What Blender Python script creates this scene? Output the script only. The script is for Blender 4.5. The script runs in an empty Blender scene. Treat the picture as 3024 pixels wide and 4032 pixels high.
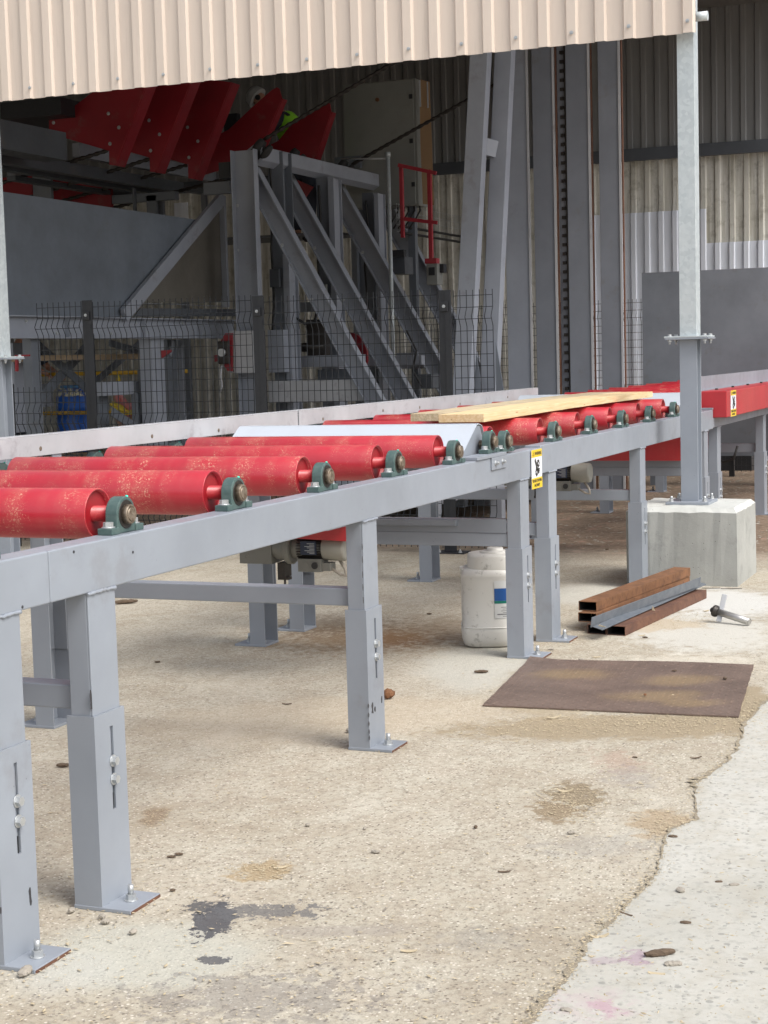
import bpy, math, random
import numpy as np
from mathutils import Vector, Matrix
random.seed(7)
S=bpy.context.scene
COL=S.collection
# ------------------------------------------------------------------ camera
H=1.6; FPX=6503.43; YAW=.38924; PITCH=.09356; ROLL=-.02739
def _cam():
    F=np.array([math.cos(YAW)*math.cos(PITCH),math.sin(YAW)*math.cos(PITCH),-math.sin(PITCH)])
    R=np.cross(F,[0,0,1]);R/=np.linalg.norm(R);U=np.cross(R,F)
    return F,math.cos(ROLL)*R+math.sin(ROLL)*U,-math.sin(ROLL)*R+math.cos(ROLL)*U
CF,CR,CU=_cam()
cd=bpy.data.cameras.new('camera');cam=bpy.data.objects.new('camera',cd);COL.objects.link(cam)
cd.sensor_fit='VERTICAL';cd.sensor_height=36;cd.sensor_width=27;cd.lens=FPX/4032*36;cd.clip_start=.05;cd.clip_end=500
cam.matrix_world=Matrix(((CR[0],CU[0],-CF[0],0),(CR[1],CU[1],-CF[1],0),(CR[2],CU[2],-CF[2],H),(0,0,0,1)))
S.camera=cam
S.render.resolution_x=768;S.render.resolution_y=1024
# ------------------------------------------------------------------ world and sun
w=bpy.data.worlds.new('World');S.world=w;w.use_nodes=True
nt=w.node_tree;nt.nodes.clear()
sky=nt.nodes.new('ShaderNodeTexSky');sky.sky_type='NISHITA';sky.sun_disc=False
SUN_EL=math.radians(52);SUN_AZ=math.radians(250)   # direction the light comes from, in the XY plane
sky.sun_elevation=SUN_EL;sky.sun_rotation=math.radians(90)-SUN_AZ
sky.dust_density=4;sky.air_density=1.0;sky.ozone_density=1
hs=nt.nodes.new('ShaderNodeHueSaturation');hs.inputs['Saturation'].default_value=.42
bg=nt.nodes.new('ShaderNodeBackground');bg.inputs[1].default_value=.15
wo=nt.nodes.new('ShaderNodeOutputWorld')
nt.links.new(sky.outputs[0],hs.inputs['Color']);nt.links.new(hs.outputs[0],bg.inputs[0]);nt.links.new(bg.outputs[0],wo.inputs[0])
sl=bpy.data.lights.new('sun','SUN');sl.energy=1.15;sl.angle=math.radians(30);sl.color=(1,.965,.91)
so=bpy.data.objects.new('sun',sl);COL.objects.link(so)
dirv=Vector((math.cos(SUN_AZ)*math.cos(SUN_EL),math.sin(SUN_AZ)*math.cos(SUN_EL),math.sin(SUN_EL)))
so.rotation_euler=dirv.to_track_quat('Z','Y').to_euler()
S.view_settings.view_transform='Standard';S.view_settings.look='None';S.view_settings.gamma=1
S.view_settings.exposure=.66
S.render.engine='CYCLES'
S.cycles.max_bounces=8
# ------------------------------------------------------------------ measuring helpers: photo point -> place in the yard, on a known plane
def ray(u,v): return CF+CR*(u-1512)/FPX+CU*(2016-v)/FPX
def onZ(u,v,z=0): d=ray(u,v);return Vector(np.array([0,0,H])+d*((z-H)/d[2]))
def onY(u,v,y): d=ray(u,v);return Vector(np.array([0,0,H])+d*(y/d[1]))
def onX(u,v,x): d=ray(u,v);return Vector(np.array([0,0,H])+d*(x/d[0]))
# ------------------------------------------------------------------ mesh helpers
class MB:
    def __init__(s): s.v=[];s.f=[];s.sm=[]
    def add(s,vs,fs,smooth=False):
        o=len(s.v);s.v+=[tuple(p) for p in vs];s.f+=[tuple(i+o for i in f) for f in fs];s.sm+=[smooth]*len(fs);return s
    def box(s,x0,x1,y0,y1,z0,z1,M=None):
        vs=[Vector((x,y,z)) for x in (x0,x1) for y in (y0,y1) for z in (z0,z1)]
        if M: vs=[M@v for v in vs]
        return s.add(vs,[(0,1,3,2),(4,6,7,5),(0,4,5,1),(2,3,7,6),(0,2,6,4),(1,5,7,3)])
    def prism(s,poly,axis,a,b,smooth=False,M=None):
        # poly: 2D points; axis 'x': (y,z), 'y': (x,z), 'z': (x,y)
        def P(p,t):
            return {'x':Vector((t,p[0],p[1])),'y':Vector((p[0],t,p[1])),'z':Vector((p[0],p[1],t))}[axis]
        n=len(poly);vs=[P(p,a) for p in poly]+[P(p,b) for p in poly]
        if M: vs=[M@v for v in vs]
        area=sum(poly[i][0]*poly[(i+1)%n][1]-poly[(i+1)%n][0]*poly[i][1] for i in range(n))
        flip=(area>0)!=(axis=='y')
        if b<a: flip=not flip
        fs=[tuple(range(n))[::-1],tuple(range(n,2*n))]+[(i,(i+1)%n,n+(i+1)%n,n+i) for i in range(n)]
        if not flip: fs=[f[::-1] for f in fs]
        o=len(s.v);s.v+=[tuple(p) for p in vs]
        s.f+=[tuple(i+o for i in f) for f in fs];s.sm+=[False,False]+[smooth]*n;return s
    def sweep(s,prof,p,q,up=(0,0,1),smooth=False,caps=True):
        # extrude the 2D profile (side, up) from p to q
        p=Vector(p);q=Vector(q);d=(q-p).normalized();u=Vector(up);sd=d.cross(u)
        if sd.length<1e-4: u=Vector((1,0,0));sd=d.cross(u)
        sd.normalize();u=sd.cross(d)
        n=len(prof);vs=[p+sd*a+u*b for a,b in prof]+[q+sd*a+u*b for a,b in prof]
        fs=[(i,(i+1)%n,n+(i+1)%n,n+i) for i in range(n)]
        o=len(s.v);s.v+=[tuple(x) for x in vs];s.f+=[tuple(i+o for i in f) for f in fs];s.sm+=[smooth]*n
        if caps: s.f+=[tuple(o+i for i in range(n))[::-1],tuple(o+n+i for i in range(n))];s.sm+=[False]*2
        return s
    def cyl(s,p,q,r,n=16,r2=None,caps=True,smooth=True):
        p=Vector(p);q=Vector(q);d=(q-p).normalized();a=d.orthogonal().normalized();b=d.cross(a)
        r2=r if r2 is None else r2
        vs=[p+(a*math.cos(t)+b*math.sin(t))*r for t in [2*math.pi*i/n for i in range(n)]]+[q+(a*math.cos(t)+b*math.sin(t))*r2 for t in [2*math.pi*i/n for i in range(n)]]
        o=len(s.v);s.v+=[tuple(x) for x in vs]
        s.f+=[(o+i,o+(i+1)%n,o+n+(i+1)%n,o+n+i) for i in range(n)];s.sm+=[smooth]*n
        if caps: s.f+=[tuple(o+i for i in range(n))[::-1],tuple(o+n+i for i in range(n))];s.sm+=[False]*2
        return s
    def lathe(s,prof,c,axis=(0,0,1),n=24,smooth=True,sx=1,sy=1):
        # prof: (radius, height) list along axis from centre c
        c=Vector(c);d=Vector(axis).normalized();a=d.orthogonal().normalized() if abs(d.z)<.9 else Vector((1,0,0));b=d.cross(a)
        o=len(s.v)
        for r,h in prof:
            for i in range(n):
                t=2*math.pi*i/n;s.v.append(tuple(c+d*h+a*math.cos(t)*r*sx+b*math.sin(t)*r*sy))
        for k in range(len(prof)-1):
            for i in range(n):
                s.f.append((o+k*n+i,o+k*n+(i+1)%n,o+(k+1)*n+(i+1)%n,o+(k+1)*n+i));s.sm.append(smooth)
        s.f.append(tuple(o+i for i in range(n))[::-1]);s.f.append(tuple(o+(len(prof)-1)*n+i for i in range(n)));s.sm+=[False,False]
        return s
    def tube(s,pts,r,n=8,smooth=True):
        pts=[Vector(p) for p in pts];o=len(s.v);m=len(pts);pa=None
        for k,p in enumerate(pts):
            d=(pts[min(k+1,m-1)]-pts[max(k-1,0)]).normalized()
            if pa is None: a=d.orthogonal().normalized()
            else:
                a=pa-d*pa.dot(d);a=a.normalized() if a.length>1e-5 else d.orthogonal().normalized()
            pa=a;b=d.cross(a);rr=r[k] if isinstance(r,(list,tuple)) else r
            for i in range(n):
                t=2*math.pi*i/n;s.v.append(tuple(p+(a*math.cos(t)+b*math.sin(t))*rr))
        for k in range(m-1):
            for i in range(n):
                s.f.append((o+k*n+i,o+k*n+(i+1)%n,o+(k+1)*n+(i+1)%n,o+(k+1)*n+i));s.sm.append(smooth)
        s.f.append(tuple(o+i for i in range(n))[::-1]);s.f.append(tuple(o+(m-1)*n+i for i in range(n)));s.sm+=[False,False]
        return s
    def build(s,name,mat,parent=None,bev=0,seg=2,org=None,label=None):
        me=bpy.data.meshes.new(name)
        o=Vector(org) if org is not None else Vector((0,0,0))
        base=parent['_w'] if (parent is not None and '_w' in parent) else (0,0,0)
        o2=Vector(base) if parent is not None else o
        me.from_pydata([tuple(Vector(v)-o2) for v in s.v],[],s.f)
        me.polygons.foreach_set('use_smooth',s.sm);me.materials.append(mat);me.update()
        ob=bpy.data.objects.new(name,me);COL.objects.link(ob)
        if parent is None: ob.location=o;ob['_w']=tuple(o)
        else: ob.parent=parent;ob['_w']=tuple(base)
        if bev:
            m=ob.modifiers.new('bevel','BEVEL');m.width=bev;m.segments=seg;m.limit_method='ANGLE';m.angle_limit=math.radians(40);m.harden_normals=False
        if label: ob['label']=label
        return ob
def thing(name,label,cat,loc=(0,0,0),group=None):
    o=bpy.data.objects.new(name,None);COL.objects.link(o);o.location=loc;o['_w']=tuple(loc)
    o.empty_display_size=.1
    o['label']=label;o['category']=cat;o['kind']='thing'
    if group:o['group']=group
    return o
def tag(o,label,cat,group=None):
    o['label']=label;o['category']=cat;o['kind']='thing'
    if group:o['group']=group
    return o
def kids(o): return [c for c in bpy.data.objects if c.parent==o]
def dup(o,off,parent=None):
    c=o.copy();COL.objects.link(c);c.parent=parent
    if parent is None:c.location=Vector(o.location)+Vector(off)
    for k in kids(o):dup(k,(0,0,0),c)
    return c
def shift_part(o,off,parent):
    c=o.copy();COL.objects.link(c);c.parent=parent;c.location=Vector(o.location)+Vector(off)
    for k in kids(o):
        g=k.copy();COL.objects.link(g);g.parent=c
    return c
# ------------------------------------------------------------------ materials
class N:
    def __init__(s,name):
        s.m=bpy.data.materials.new(name);s.m.use_nodes=True;s.t=s.m.node_tree;s.b=s.t.nodes['Principled BSDF']
        s.geo=s.n('ShaderNodeNewGeometry');s.P=s.geo.outputs['Position']
    def n(s,t,**k):
        x=s.t.nodes.new(t)
        for a,b in k.items(): setattr(x,a,b)
        return x
    def l(s,a,b): s.t.links.new(a,b)
    def inp(s,node,i,v):
        if hasattr(v,'is_linked') or hasattr(v,'links'): s.l(v,node.inputs[i])
        else: node.inputs[i].default_value=v
    def scale(s,vec,sc,off=(0,0,0),rot=(0,0,0)):
        m=s.n('ShaderNodeMapping');s.l(vec,m.inputs[0]);m.inputs['Scale'].default_value=sc;m.inputs['Location'].default_value=off;m.inputs['Rotation'].default_value=rot;return m.outputs[0]
    def noise(s,sc,det=4,rough=.55,vec=None,dist=0):
        x=s.n('ShaderNodeTexNoise');s.l(vec or s.P,x.inputs['Vector']);x.inputs['Scale'].default_value=sc;x.inputs['Detail'].default_value=det;x.inputs['Roughness'].default_value=rough;x.inputs['Distortion'].default_value=dist;return x.outputs['Fac']
    def vor(s,sc,vec=None,feat='F1',out='Distance',rnd=1):
        x=s.n('ShaderNodeTexVoronoi');s.l(vec or s.P,x.inputs['Vector']);x.feature=feat;x.inputs['Scale'].default_value=sc;x.inputs['Randomness'].default_value=rnd;return x.outputs[out]
    def mr(s,v,a,b,c=0,d=1,smooth=False):
        x=s.n('ShaderNodeMapRange');s.inp(x,0,v)
        x.inputs[1].default_value=a;x.inputs[2].default_value=b;x.inputs[3].default_value=c;x.inputs[4].default_value=d
        if smooth:x.interpolation_type='SMOOTHSTEP'
        return x.outputs[0]
    def math(s,op,a,b=0):
        x=s.n('ShaderNodeMath',operation=op);s.inp(x,0,a);s.inp(x,1,b);return x.outputs[0]
    def mix(s,f,a,b,mode='MIX'):
        x=s.n('ShaderNodeMix');x.data_type='RGBA';x.blend_type=mode
        s.inp(x,0,f)
        for i,c in ((6,a),(7,b)):
            if isinstance(c,(tuple,list)): x.inputs[i].default_value=tuple(c)+(1,) if len(c)==3 else c
            else: s.l(c,x.inputs[i])
        return x.outputs[2]
    def out(s,col=None,rough=None,bump=None,bs=.3,bd=.002,metal=None,spec=None):
        if col is not None:
            if isinstance(col,tuple): s.b.inputs['Base Color'].default_value=col+(1,)
            else: s.l(col,s.b.inputs['Base Color'])
        if rough is not None: s.inp(s.b,'Roughness',rough)
        if metal is not None: s.inp(s.b,'Metallic',metal)
        if spec is not None: s.b.inputs['Specular IOR Level'].default_value=spec
        if bump is not None:
            x=s.n('ShaderNodeBump');s.l(bump,x.inputs['Height']);x.inputs['Strength'].default_value=bs;x.inputs['Distance'].default_value=bd;s.l(x.outputs[0],s.b.inputs['Normal'])
        return s.m
    def ell(s,cx,cy,rx,ry,rot=0,edge=.5,nz=None,namp=.6):
        # a stain: 1 inside an ellipse lying on the ground, 0 outside, ragged by noise nz
        m=s.n('ShaderNodeMapping',vector_type='TEXTURE');s.l(s.P,m.inputs[0]);m.inputs['Location'].default_value=(cx,cy,0);m.inputs['Rotation'].default_value=(0,0,rot);m.inputs['Scale'].default_value=(rx,ry,1e4)
        ln=s.n('ShaderNodeVectorMath',operation='LENGTH');s.l(m.outputs[0],ln.inputs[0]);d=ln.outputs['Value']
        if nz is not None: d=s.math('ADD',d,s.math('MULTIPLY',s.math('SUBTRACT',nz,.5),namp*2))
        return s.mr(d,1,1-edge,0,1,True)
def paint(name,c,rough=.42,var=.06,dirt=.25,dcol=(.16,.14,.12),speck=True,sc=1.0,bump=.06):
    m=N(name)
    n1=m.noise(1.7*sc,5,.6);n2=m.noise(9*sc,6,.65)
    c2=tuple(max(0,x*(1-var*2)) for x in c);c3=tuple(min(1,x*(1+var)) for x in c)
    col=m.mix(m.mr(n1,.3,.7),c2,c3)
    d=m.mr(m.math('MULTIPLY',n2,m.noise(2.3*sc,3,.5)),.30,.46,0,dirt,True)
    col=m.mix(d,col,dcol)
    if speck:
        v=m.vor(26);sp=m.mr(v,.07,.045,0,1);gate=m.mr(m.noise(6,2,.5),.55,.62)
        col=m.mix(m.math('MULTIPLY',m.math('MULTIPLY',sp,gate),.6),col,(.09,.09,.09))
    return m.out(col,m.mr(n2,.3,.7,rough-.08,rough+.12),m.noise(90,3,.6),bump,.001)
GREY=paint('grey_paint',(.275,.303,.345),.40,dirt=.22,var=.07)
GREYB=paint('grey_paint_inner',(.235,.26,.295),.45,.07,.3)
DGREY=paint('dark_grey_paint',(.085,.095,.11),.45,.1,.35)
GALV=N('galvanised_steel')
_v=GALV.vor(38,out='Color');_bw=GALV.n('ShaderNodeRGBToBW');GALV.l(_v,_bw.inputs[0])
_c=GALV.mix(GALV.mr(_bw.outputs[0],.2,.8),(.46,.51,.53),(.54,.59,.605));_c=GALV.mix(GALV.mr(GALV.noise(3.5,5,.6),.5,.75,0,.6),_c,(.60,.64,.65))
GALV=GALV.out(_c,GALV.mr(GALV.noise(12,4,.6),.3,.7,.32,.55),metal=.25)
STEEL=N('zinc_bolt');STEEL=STEEL.out(STEEL.mix(STEEL.noise(40,3),(.40,.42,.43),(.58,.60,.61)),.36,metal=.6)
MACH=N('worn_machined_steel');MACH=MACH.out(MACH.mix(MACH.mr(MACH.noise(55,4,.6),.4,.62),(.27,.225,.175),(.15,.11,.075)),.52,metal=.6)
DARKST=N('greasy_dark_steel');DARKST=DARKST.out(DARKST.mix(DARKST.noise(60,4),(.02,.018,.017),(.06,.052,.045)),.45,metal=.4)
BLACK=N('black_coated_steel');BLACK=BLACK.out(BLACK.mix(BLACK.noise(30,4),(.012,.013,.016),(.026,.028,.033)),.5)
WIRE=N('anthracite_wire');WIRE=WIRE.out((.014,.017,.021),.5)
RUBBER=N('black_rubber');RUBBER=RUBBER.out((.02,.02,.02),.7)
TEAL=N('green_grey_cast_iron');TEAL=TEAL.out(TEAL.mix(TEAL.mr(TEAL.noise(45,5,.65),.35,.7),(.055,.10,.095),(.09,.135,.125)),.5,TEAL.noise(160,3),.35,.001)
NIP=N('turquoise_nipple');NIP=NIP.out((.05,.75,.55),.4)
def redmat(name,c,dust=1.0,rough=.28):
    m=N(name)
    big=m.noise(3.2,5,.6,m.scale(m.P,(1,1,1)))
    # sawdust smeared in bands round the roller: bands vary along Y only
    band=m.noise(1.0,3,.6,m.scale(m.P,(.8,7.5,.25)))
    fine=m.noise(120,5,.78);fl=m.vor(210)
    col=m.mix(m.mr(big,.3,.7),tuple(x*.82 for x in c),c)
    col=m.mix(m.mr(m.noise(5,5,.7),.3,.7,.02,.13*dust),col,(.60,.22,.26))
    smear=m.mr(m.math('MULTIPLY',m.mr(band,.44,.72),m.mr(m.noise(16,5,.7),.35,.75)),0,1,0,.5*dust)
    col=m.mix(smear,col,(.52,.30,.19))
    ck=m.math('MULTIPLY',m.mr(fine,.56,.60),m.mr(m.math('ADD',m.math('MULTIPLY',band,.75),m.math('MULTIPLY',m.noise(9,4,.7),.25)),.50,.60,0.0,1))
    ck2=m.math('MULTIPLY',m.mr(fl,.26,.18),m.mr(m.noise(8,3,.6),.52,.64))
    spk=m.math('MAXIMUM',ck,ck2)
    col=m.mix(m.math('MULTIPLY',spk,min(1,.9*dust)),col,(.70,.53,.34))
    m.b.inputs['Specular IOR Level'].default_value=.75
    return m.out(col,m.mr(m.math('ADD',spk,smear),0,.8,rough,.75),m.math('ADD',fine,spk),.25*dust+.03,.001)
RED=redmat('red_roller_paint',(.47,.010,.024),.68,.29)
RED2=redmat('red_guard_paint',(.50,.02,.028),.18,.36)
REDD=paint('shaded_red_paint',(.235,.010,.018),.42,.1,.35,speck=False)  # red toned down, carries the shade under the roof in its colour
WHITE=N('white_sheet_metal');WHITE=WHITE.out(WHITE.mix(WHITE.mr(WHITE.noise(5,4),.55,.8,0,.35),(.47,.515,.57),(.40,.42,.44)),.38)
def concrete(name,c1,c2,dark=.5):
    m=N(name)
    col=m.mix(m.mr(m.noise(2.2,6,.62),.3,.7),c1,c2)
    col=m.mix(m.mr(m.noise(7,6,.7),.52,.75,0,dark),col,tuple(x*.55 for x in c1))
    pit=m.mr(m.vor(34),.13,.08);pg=m.mr(m.noise(5.5,2),.5,.56);pit=m.math('MULTIPLY',pit,pg)
    col=m.mix(m.math('MULTIPLY',pit,.8),col,(.09,.085,.075))
    return m.out(col,.86,m.math('SUBTRACT',m.noise(55,6,.7),pit),.5,.004)
CONC=concrete('cast_concrete',(.315,.32,.30),(.41,.415,.39))
CAPC=concrete('pale_cement_cap',(.50,.51,.48),(.58,.59,.56),.3)
def rust(name,c1,c2):
    m=N(name);a=m.noise(6,6,.7);b=m.noise(28,6,.7)
    col=m.mix(m.mr(a,.35,.65),c1,c2);col=m.mix(m.mr(b,.5,.68,0,.75),col,(.07,.035,.022))
    return m.out(col,.8,b,.4,.002)
RUST=rust('orange_rust',(.155,.07,.03),(.235,.11,.05))
RUST2=rust('brown_rust',(.105,.048,.032),(.18,.085,.05))
WOOD=N('fresh_sawn_pine')
_n=WOOD.noise(3.2,6,.6,WOOD.scale(WOOD.P,(1.2,24,24)));_k=WOOD.vor(2.6,WOOD.scale(WOOD.P,(1.4,9,9)))
_c=WOOD.mix(WOOD.mr(_n,.35,.65),(.66,.47,.24),(.78,.62,.38));_c=WOOD.mix(WOOD.mr(_k,.12,.05,0,.7),_c,(.30,.15,.06));_c=WOOD.mix(WOOD.mr(WOOD.noise(5,5,.6),.55,.8,0,.35),_c,(.55,.5,.42))
WOOD=WOOD.out(_c,.7,_n,.3,.002)
WOODG=N('greyed_sawn_pine')
_n=WOODG.noise(3.2,6,.6,WOODG.scale(WOODG.P,(1.2,24,24)));_c=WOODG.mix(WOODG.mr(_n,.35,.65),(.42,.33,.2),(.62,.52,.36));_c=WOODG.mix(WOODG.mr(WOODG.noise(6,5,.7),.48,.66,0,.6),_c,(.30,.26,.20))
WOODG=WOODG.out(_c,.75,_n,.3,.002)
WOOD2=N('weathered_wood');WOOD2=WOOD2.out(WOOD2.mix(WOOD2.noise(4,6,.6,WOOD2.scale(WOOD2.P,(2,30,30))),(.30,.22,.14),(.50,.38,.25)),.8)
BARK=N('dark_bark');BARK=BARK.out(BARK.mix(BARK.noise(60,5,.7),(.05,.035,.024),(.17,.12,.08)),.9,BARK.noise(90,4),.8,.003)
CHIP=N('pale_wood_chip');CHIP=CHIP.out(CHIP.mix(CHIP.noise(40,3),(.36,.29,.18),(.56,.48,.34)),.8)
PEB=N('grey_pebble');PEB=PEB.out(PEB.mix(PEB.noise(60,4),(.22,.20,.17),(.42,.38,.32)),.85)
YELP=N('yellow_handrail');YELP=YELP.out(YELP.mix(YELP.noise(12,4),(.90,.58,.04),(.8,.46,.04)),.4)
BLUE=N('blue_drum_plastic');_f=BLUE.mr(BLUE.noise(14,5,.7),.66,.70);BLUE=BLUE.out(BLUE.mix(_f,BLUE.mix(BLUE.noise(4,4),(.02,.13,.58),(.03,.16,.68)),(.7,.7,.65)),.35)
SHAFT=N('bright_shaft');SHAFT=SHAFT.out(SHAFT.mix(SHAFT.noise(50,5,.7),(.34,.33,.31),(.55,.54,.52)),.3,metal=.7)
HOP=paint('hopper_plate_paint',(.15,.175,.21),.45,.12,.2,speck=False)
OLIVE=paint('brown_grey_sheet',(.14,.13,.11),.5,.1,.2,speck=False)
CAB=paint('cabinet_paint',(.24,.25,.235),.45,.05,.2)
CARD=N('cardboard');CARD=CARD.out(CARD.mix(CARD.noise(5,4),(.36,.23,.13),(.42,.28,.16)),.85)
REDP=paint('red_guard_rail_paint',(.36,.02,.035),.4,.06,.2,speck=False)
SHEETG=paint('flat_grey_sheet',(.215,.235,.265),.42,.1,.35,sc=1.2)
LAMP=N('lamp_glow');LAMP.b.inputs['Emission Color'].default_value=(1,.9,.7,1);LAMP.b.inputs['Emission Strength'].default_value=6;LAMP=LAMP.m
# ------------------------------------------------------------------ ground
def EL(u,v,du,dv):
    a=onZ(u,v-dv);b=onZ(u,v+dv);c=onZ(u-du,v);d=onZ(u+du,v);m=onZ(u,v)
    return m.x,m.y,(a-b).length/2,(c-d).length/2,YAW
g=N('yard_concrete')
nb=g.noise(1.1,6,.62);nm=g.noise(5,6,.68);nf=g.noise(38,6,.75);ns=g.noise(9,5,.7)
base=g.mix(g.mr(nb,.32,.68),(.375,.325,.248),(.46,.413,.335))
base=g.mix(g.mr(nm,.40,.66,0,.6),base,(.54,.515,.43))
base=g.mix(g.mr(nf,.48,.64,0,.65),base,(.225,.195,.15));base=g.mix(g.mr(ns,.56,.72,0,.45),base,(.27,.22,.165))
# exposed aggregate: pale and dark small stones
v1=g.n('ShaderNodeTexVoronoi');g.l(g.P,v1.inputs['Vector']);v1.inputs['Scale'].default_value=85
bw=g.n('ShaderNodeSeparateColor');g.l(v1.outputs['Color'],bw.inputs[0])
st=g.mr(v1.outputs['Distance'],.42,.30)
pale=g.math('MULTIPLY',st,g.mr(bw.outputs[0],.76,.79));dark=g.math('MULTIPLY',st,g.mr(bw.outputs[1],.83,.86))
base=g.mix(g.math('MULTIPLY',pale,.75),base,(.70,.65,.56));base=g.mix(g.math('MULTIPLY',dark,.85),base,(.15,.125,.10))
v2=g.n('ShaderNodeTexVoronoi');g.l(g.P,v2.inputs['Vector']);v2.inputs['Scale'].default_value=38
b2=g.n('ShaderNodeSeparateColor');g.l(v2.outputs['Color'],b2.inputs[0])
st2=g.math('MULTIPLY',g.mr(v2.outputs['Distance'],.36,.28),g.mr(b2.outputs[0],.92,.94));base=g.mix(g.math('MULTIPLY',st2,.55),base,(.30,.26,.22))
nq=g.noise(17,6,.72)
# hairline cracks and long faint seams
_w=g.n('ShaderNodeVectorMath',operation='ADD');_nv=g.n('ShaderNodeTexNoise');g.l(g.P,_nv.inputs['Vector']);_nv.inputs['Scale'].default_value=2.4;_nv.inputs['Detail'].default_value=6
_sc=g.n('ShaderNodeVectorMath',operation='SCALE');g.l(_nv.outputs['Color'],_sc.inputs[0]);_sc.inputs['Scale'].default_value=.55;g.l(g.P,_w.inputs[0]);g.l(_sc.outputs[0],_w.inputs[1])
_cr=g.vor(.42,_w.outputs[0],'DISTANCE_TO_EDGE');CRK=g.math('MULTIPLY',g.mr(_cr,.006,.0015),g.mr(nm,.42,.58))
base=g.mix(g.math('MULTIPLY',CRK,.28),base,(.17,.13,.09))
# scuffed darker and paler drifts
_dr=g.noise(.7,7,.7,g.scale(g.P,(1,2.2,1),rot=(0,0,.5)))
base=g.mix(g.mr(_dr,.52,.70,0,.42),base,(.27,.225,.165));base=g.mix(g.mr(_dr,.44,.30,0,.4),base,(.56,.53,.455))
def stain(u,v,du,dv,colr,amt,nz=None,namp=.6,edge=.5):
    global base
    cx,cy,rx,ry,ro=EL(u,v,du,dv)
    base=g.mix(g.math('MULTIPLY',g.ell(cx,cy,rx,ry,ro,edge,nz or nm,namp),amt),base,colr)
stain(560,3760,620,170,(.48,.485,.43),.62)          # cement film round the near feet
stain(250,3830,300,120,(.49,.49,.45),.4)
stain(1900,2630,330,110,(.50,.50,.45),.62)
stain(2750,2480,380,110,(.56,.55,.50),.8,ns,.8)
stain(2850,2370,300,70,(.60,.60,.57),.85,ns,.6)
stain(2380,2340,330,60,(.60,.61,.56),.5)
stain(2700,2620,400,60,(.62,.58,.49),.5,ns,.9)
stain(1450,2510,520,80,(.21,.13,.065),.75,nq,1.3,.8)
stain(1560,2520,170,40,(.20,.10,.04),.6,nq,1.8,.8)   # rusty wet mark
stain(1300,2460,330,55,(.15,.11,.075),.6,nq,1.3,.8)
stain(1750,2470,230,70,(.22,.16,.10),.45,nm,.7,.8)
stain(1300,2830,900,110,(.54,.45,.33),.35,nb,.5)
stain(840,3620,78,72,(.075,.075,.085),.92,nq,1.9,.05)     # oil
stain(800,3575,70,26,(.085,.085,.09),.88,nq,2.0,.05)
stain(1040,3590,230,26,(.12,.12,.125),.75,nq,3.4,.05)
stain(850,3780,55,18,(.08,.08,.09),.85,nq,2.4,.05)
stain(1000,3930,420,90,(.16,.15,.15),.4,nq,3.6,.05)
stain(1300,3665,330,32,(.30,.27,.24),.45,nm,1.0)
stain(610,3215,70,45,(.22,.155,.095),.7,ns,.8)
stain(1040,3430,140,48,(.36,.27,.155),.8,nq,1.6,.5)     # sawdust
stain(2270,3130,120,60,(.23,.18,.115),.85,nq,1.5,.35)
stain(2190,3195,110,48,(.25,.19,.12),.85,nq,1.5,.35)
stain(2620,3250,150,80,(.36,.27,.17),.7,ns,1.0,.4)
stain(2440,3000,130,60,(.40,.28,.22),.45,nq,2.0,.7)
stain(2480,3060,120,50,(.27,.25,.24),.4,nq,2.4,.6)
stain(2350,3330,330,60,(.30,.29,.27),.35,nq,2.2,.7)
stain(1900,3700,200,60,(.25,.235,.21),.4,nq,2.4,.7)
stain(2550,2860,1000,60,(.31,.25,.165),.85,ns,.7,.4)
stain(2995,2800,140,200,(.31,.25,.165),.85,ns,.7,.4)
stain(2140,2740,220,140,(.36,.29,.19),.6,ns,.7,.5)
stain(2550,2460,300,30,(.45,.34,.2),.5,ns,1.0,.4)
# rubble and soil further in, under and behind the machines
sx=g.n('ShaderNodeSeparateXYZ');g.l(g.P,sx.inputs[0])
soil=g.mr(g.math('ADD',sx.outputs[0],g.math('MULTIPLY',nm,1.6)),13.0,13.9)
n4=g.noise(14,7,.75)
sc=g.mix(g.mr(n4,.35,.65),(.11,.075,.05),(.26,.19,.135));sc=g.mix(g.math('MULTIPLY',st2,.8),sc,(.42,.38,.33));sc=g.mix(g.mr(g.noise(6,3),.58,.66,0,.7),sc,(.33,.2,.15))
base=g.mix(g.math('MULTIPLY',soil,.92),base,sc)
bumph=g.math('ADD',g.math('MULTIPLY',nf,.8),g.math('ADD',g.math('MULTIPLY',st,.35),g.math('MULTIPLY',nm,.6)))
GROUND=g.out(base,.92,bumph,.55,.005,spec=.25)
me=bpy.data.meshes.new('ground');me.from_pydata([(-80,-90,0),(140,-90,0),(140,110,0),(-80,110,0)],[],[(0,1,2,3)]);me.materials.append(GROUND)
o=bpy.data.objects.new('ground',me);COL.objects.link(o);o['kind']='structure'
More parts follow.
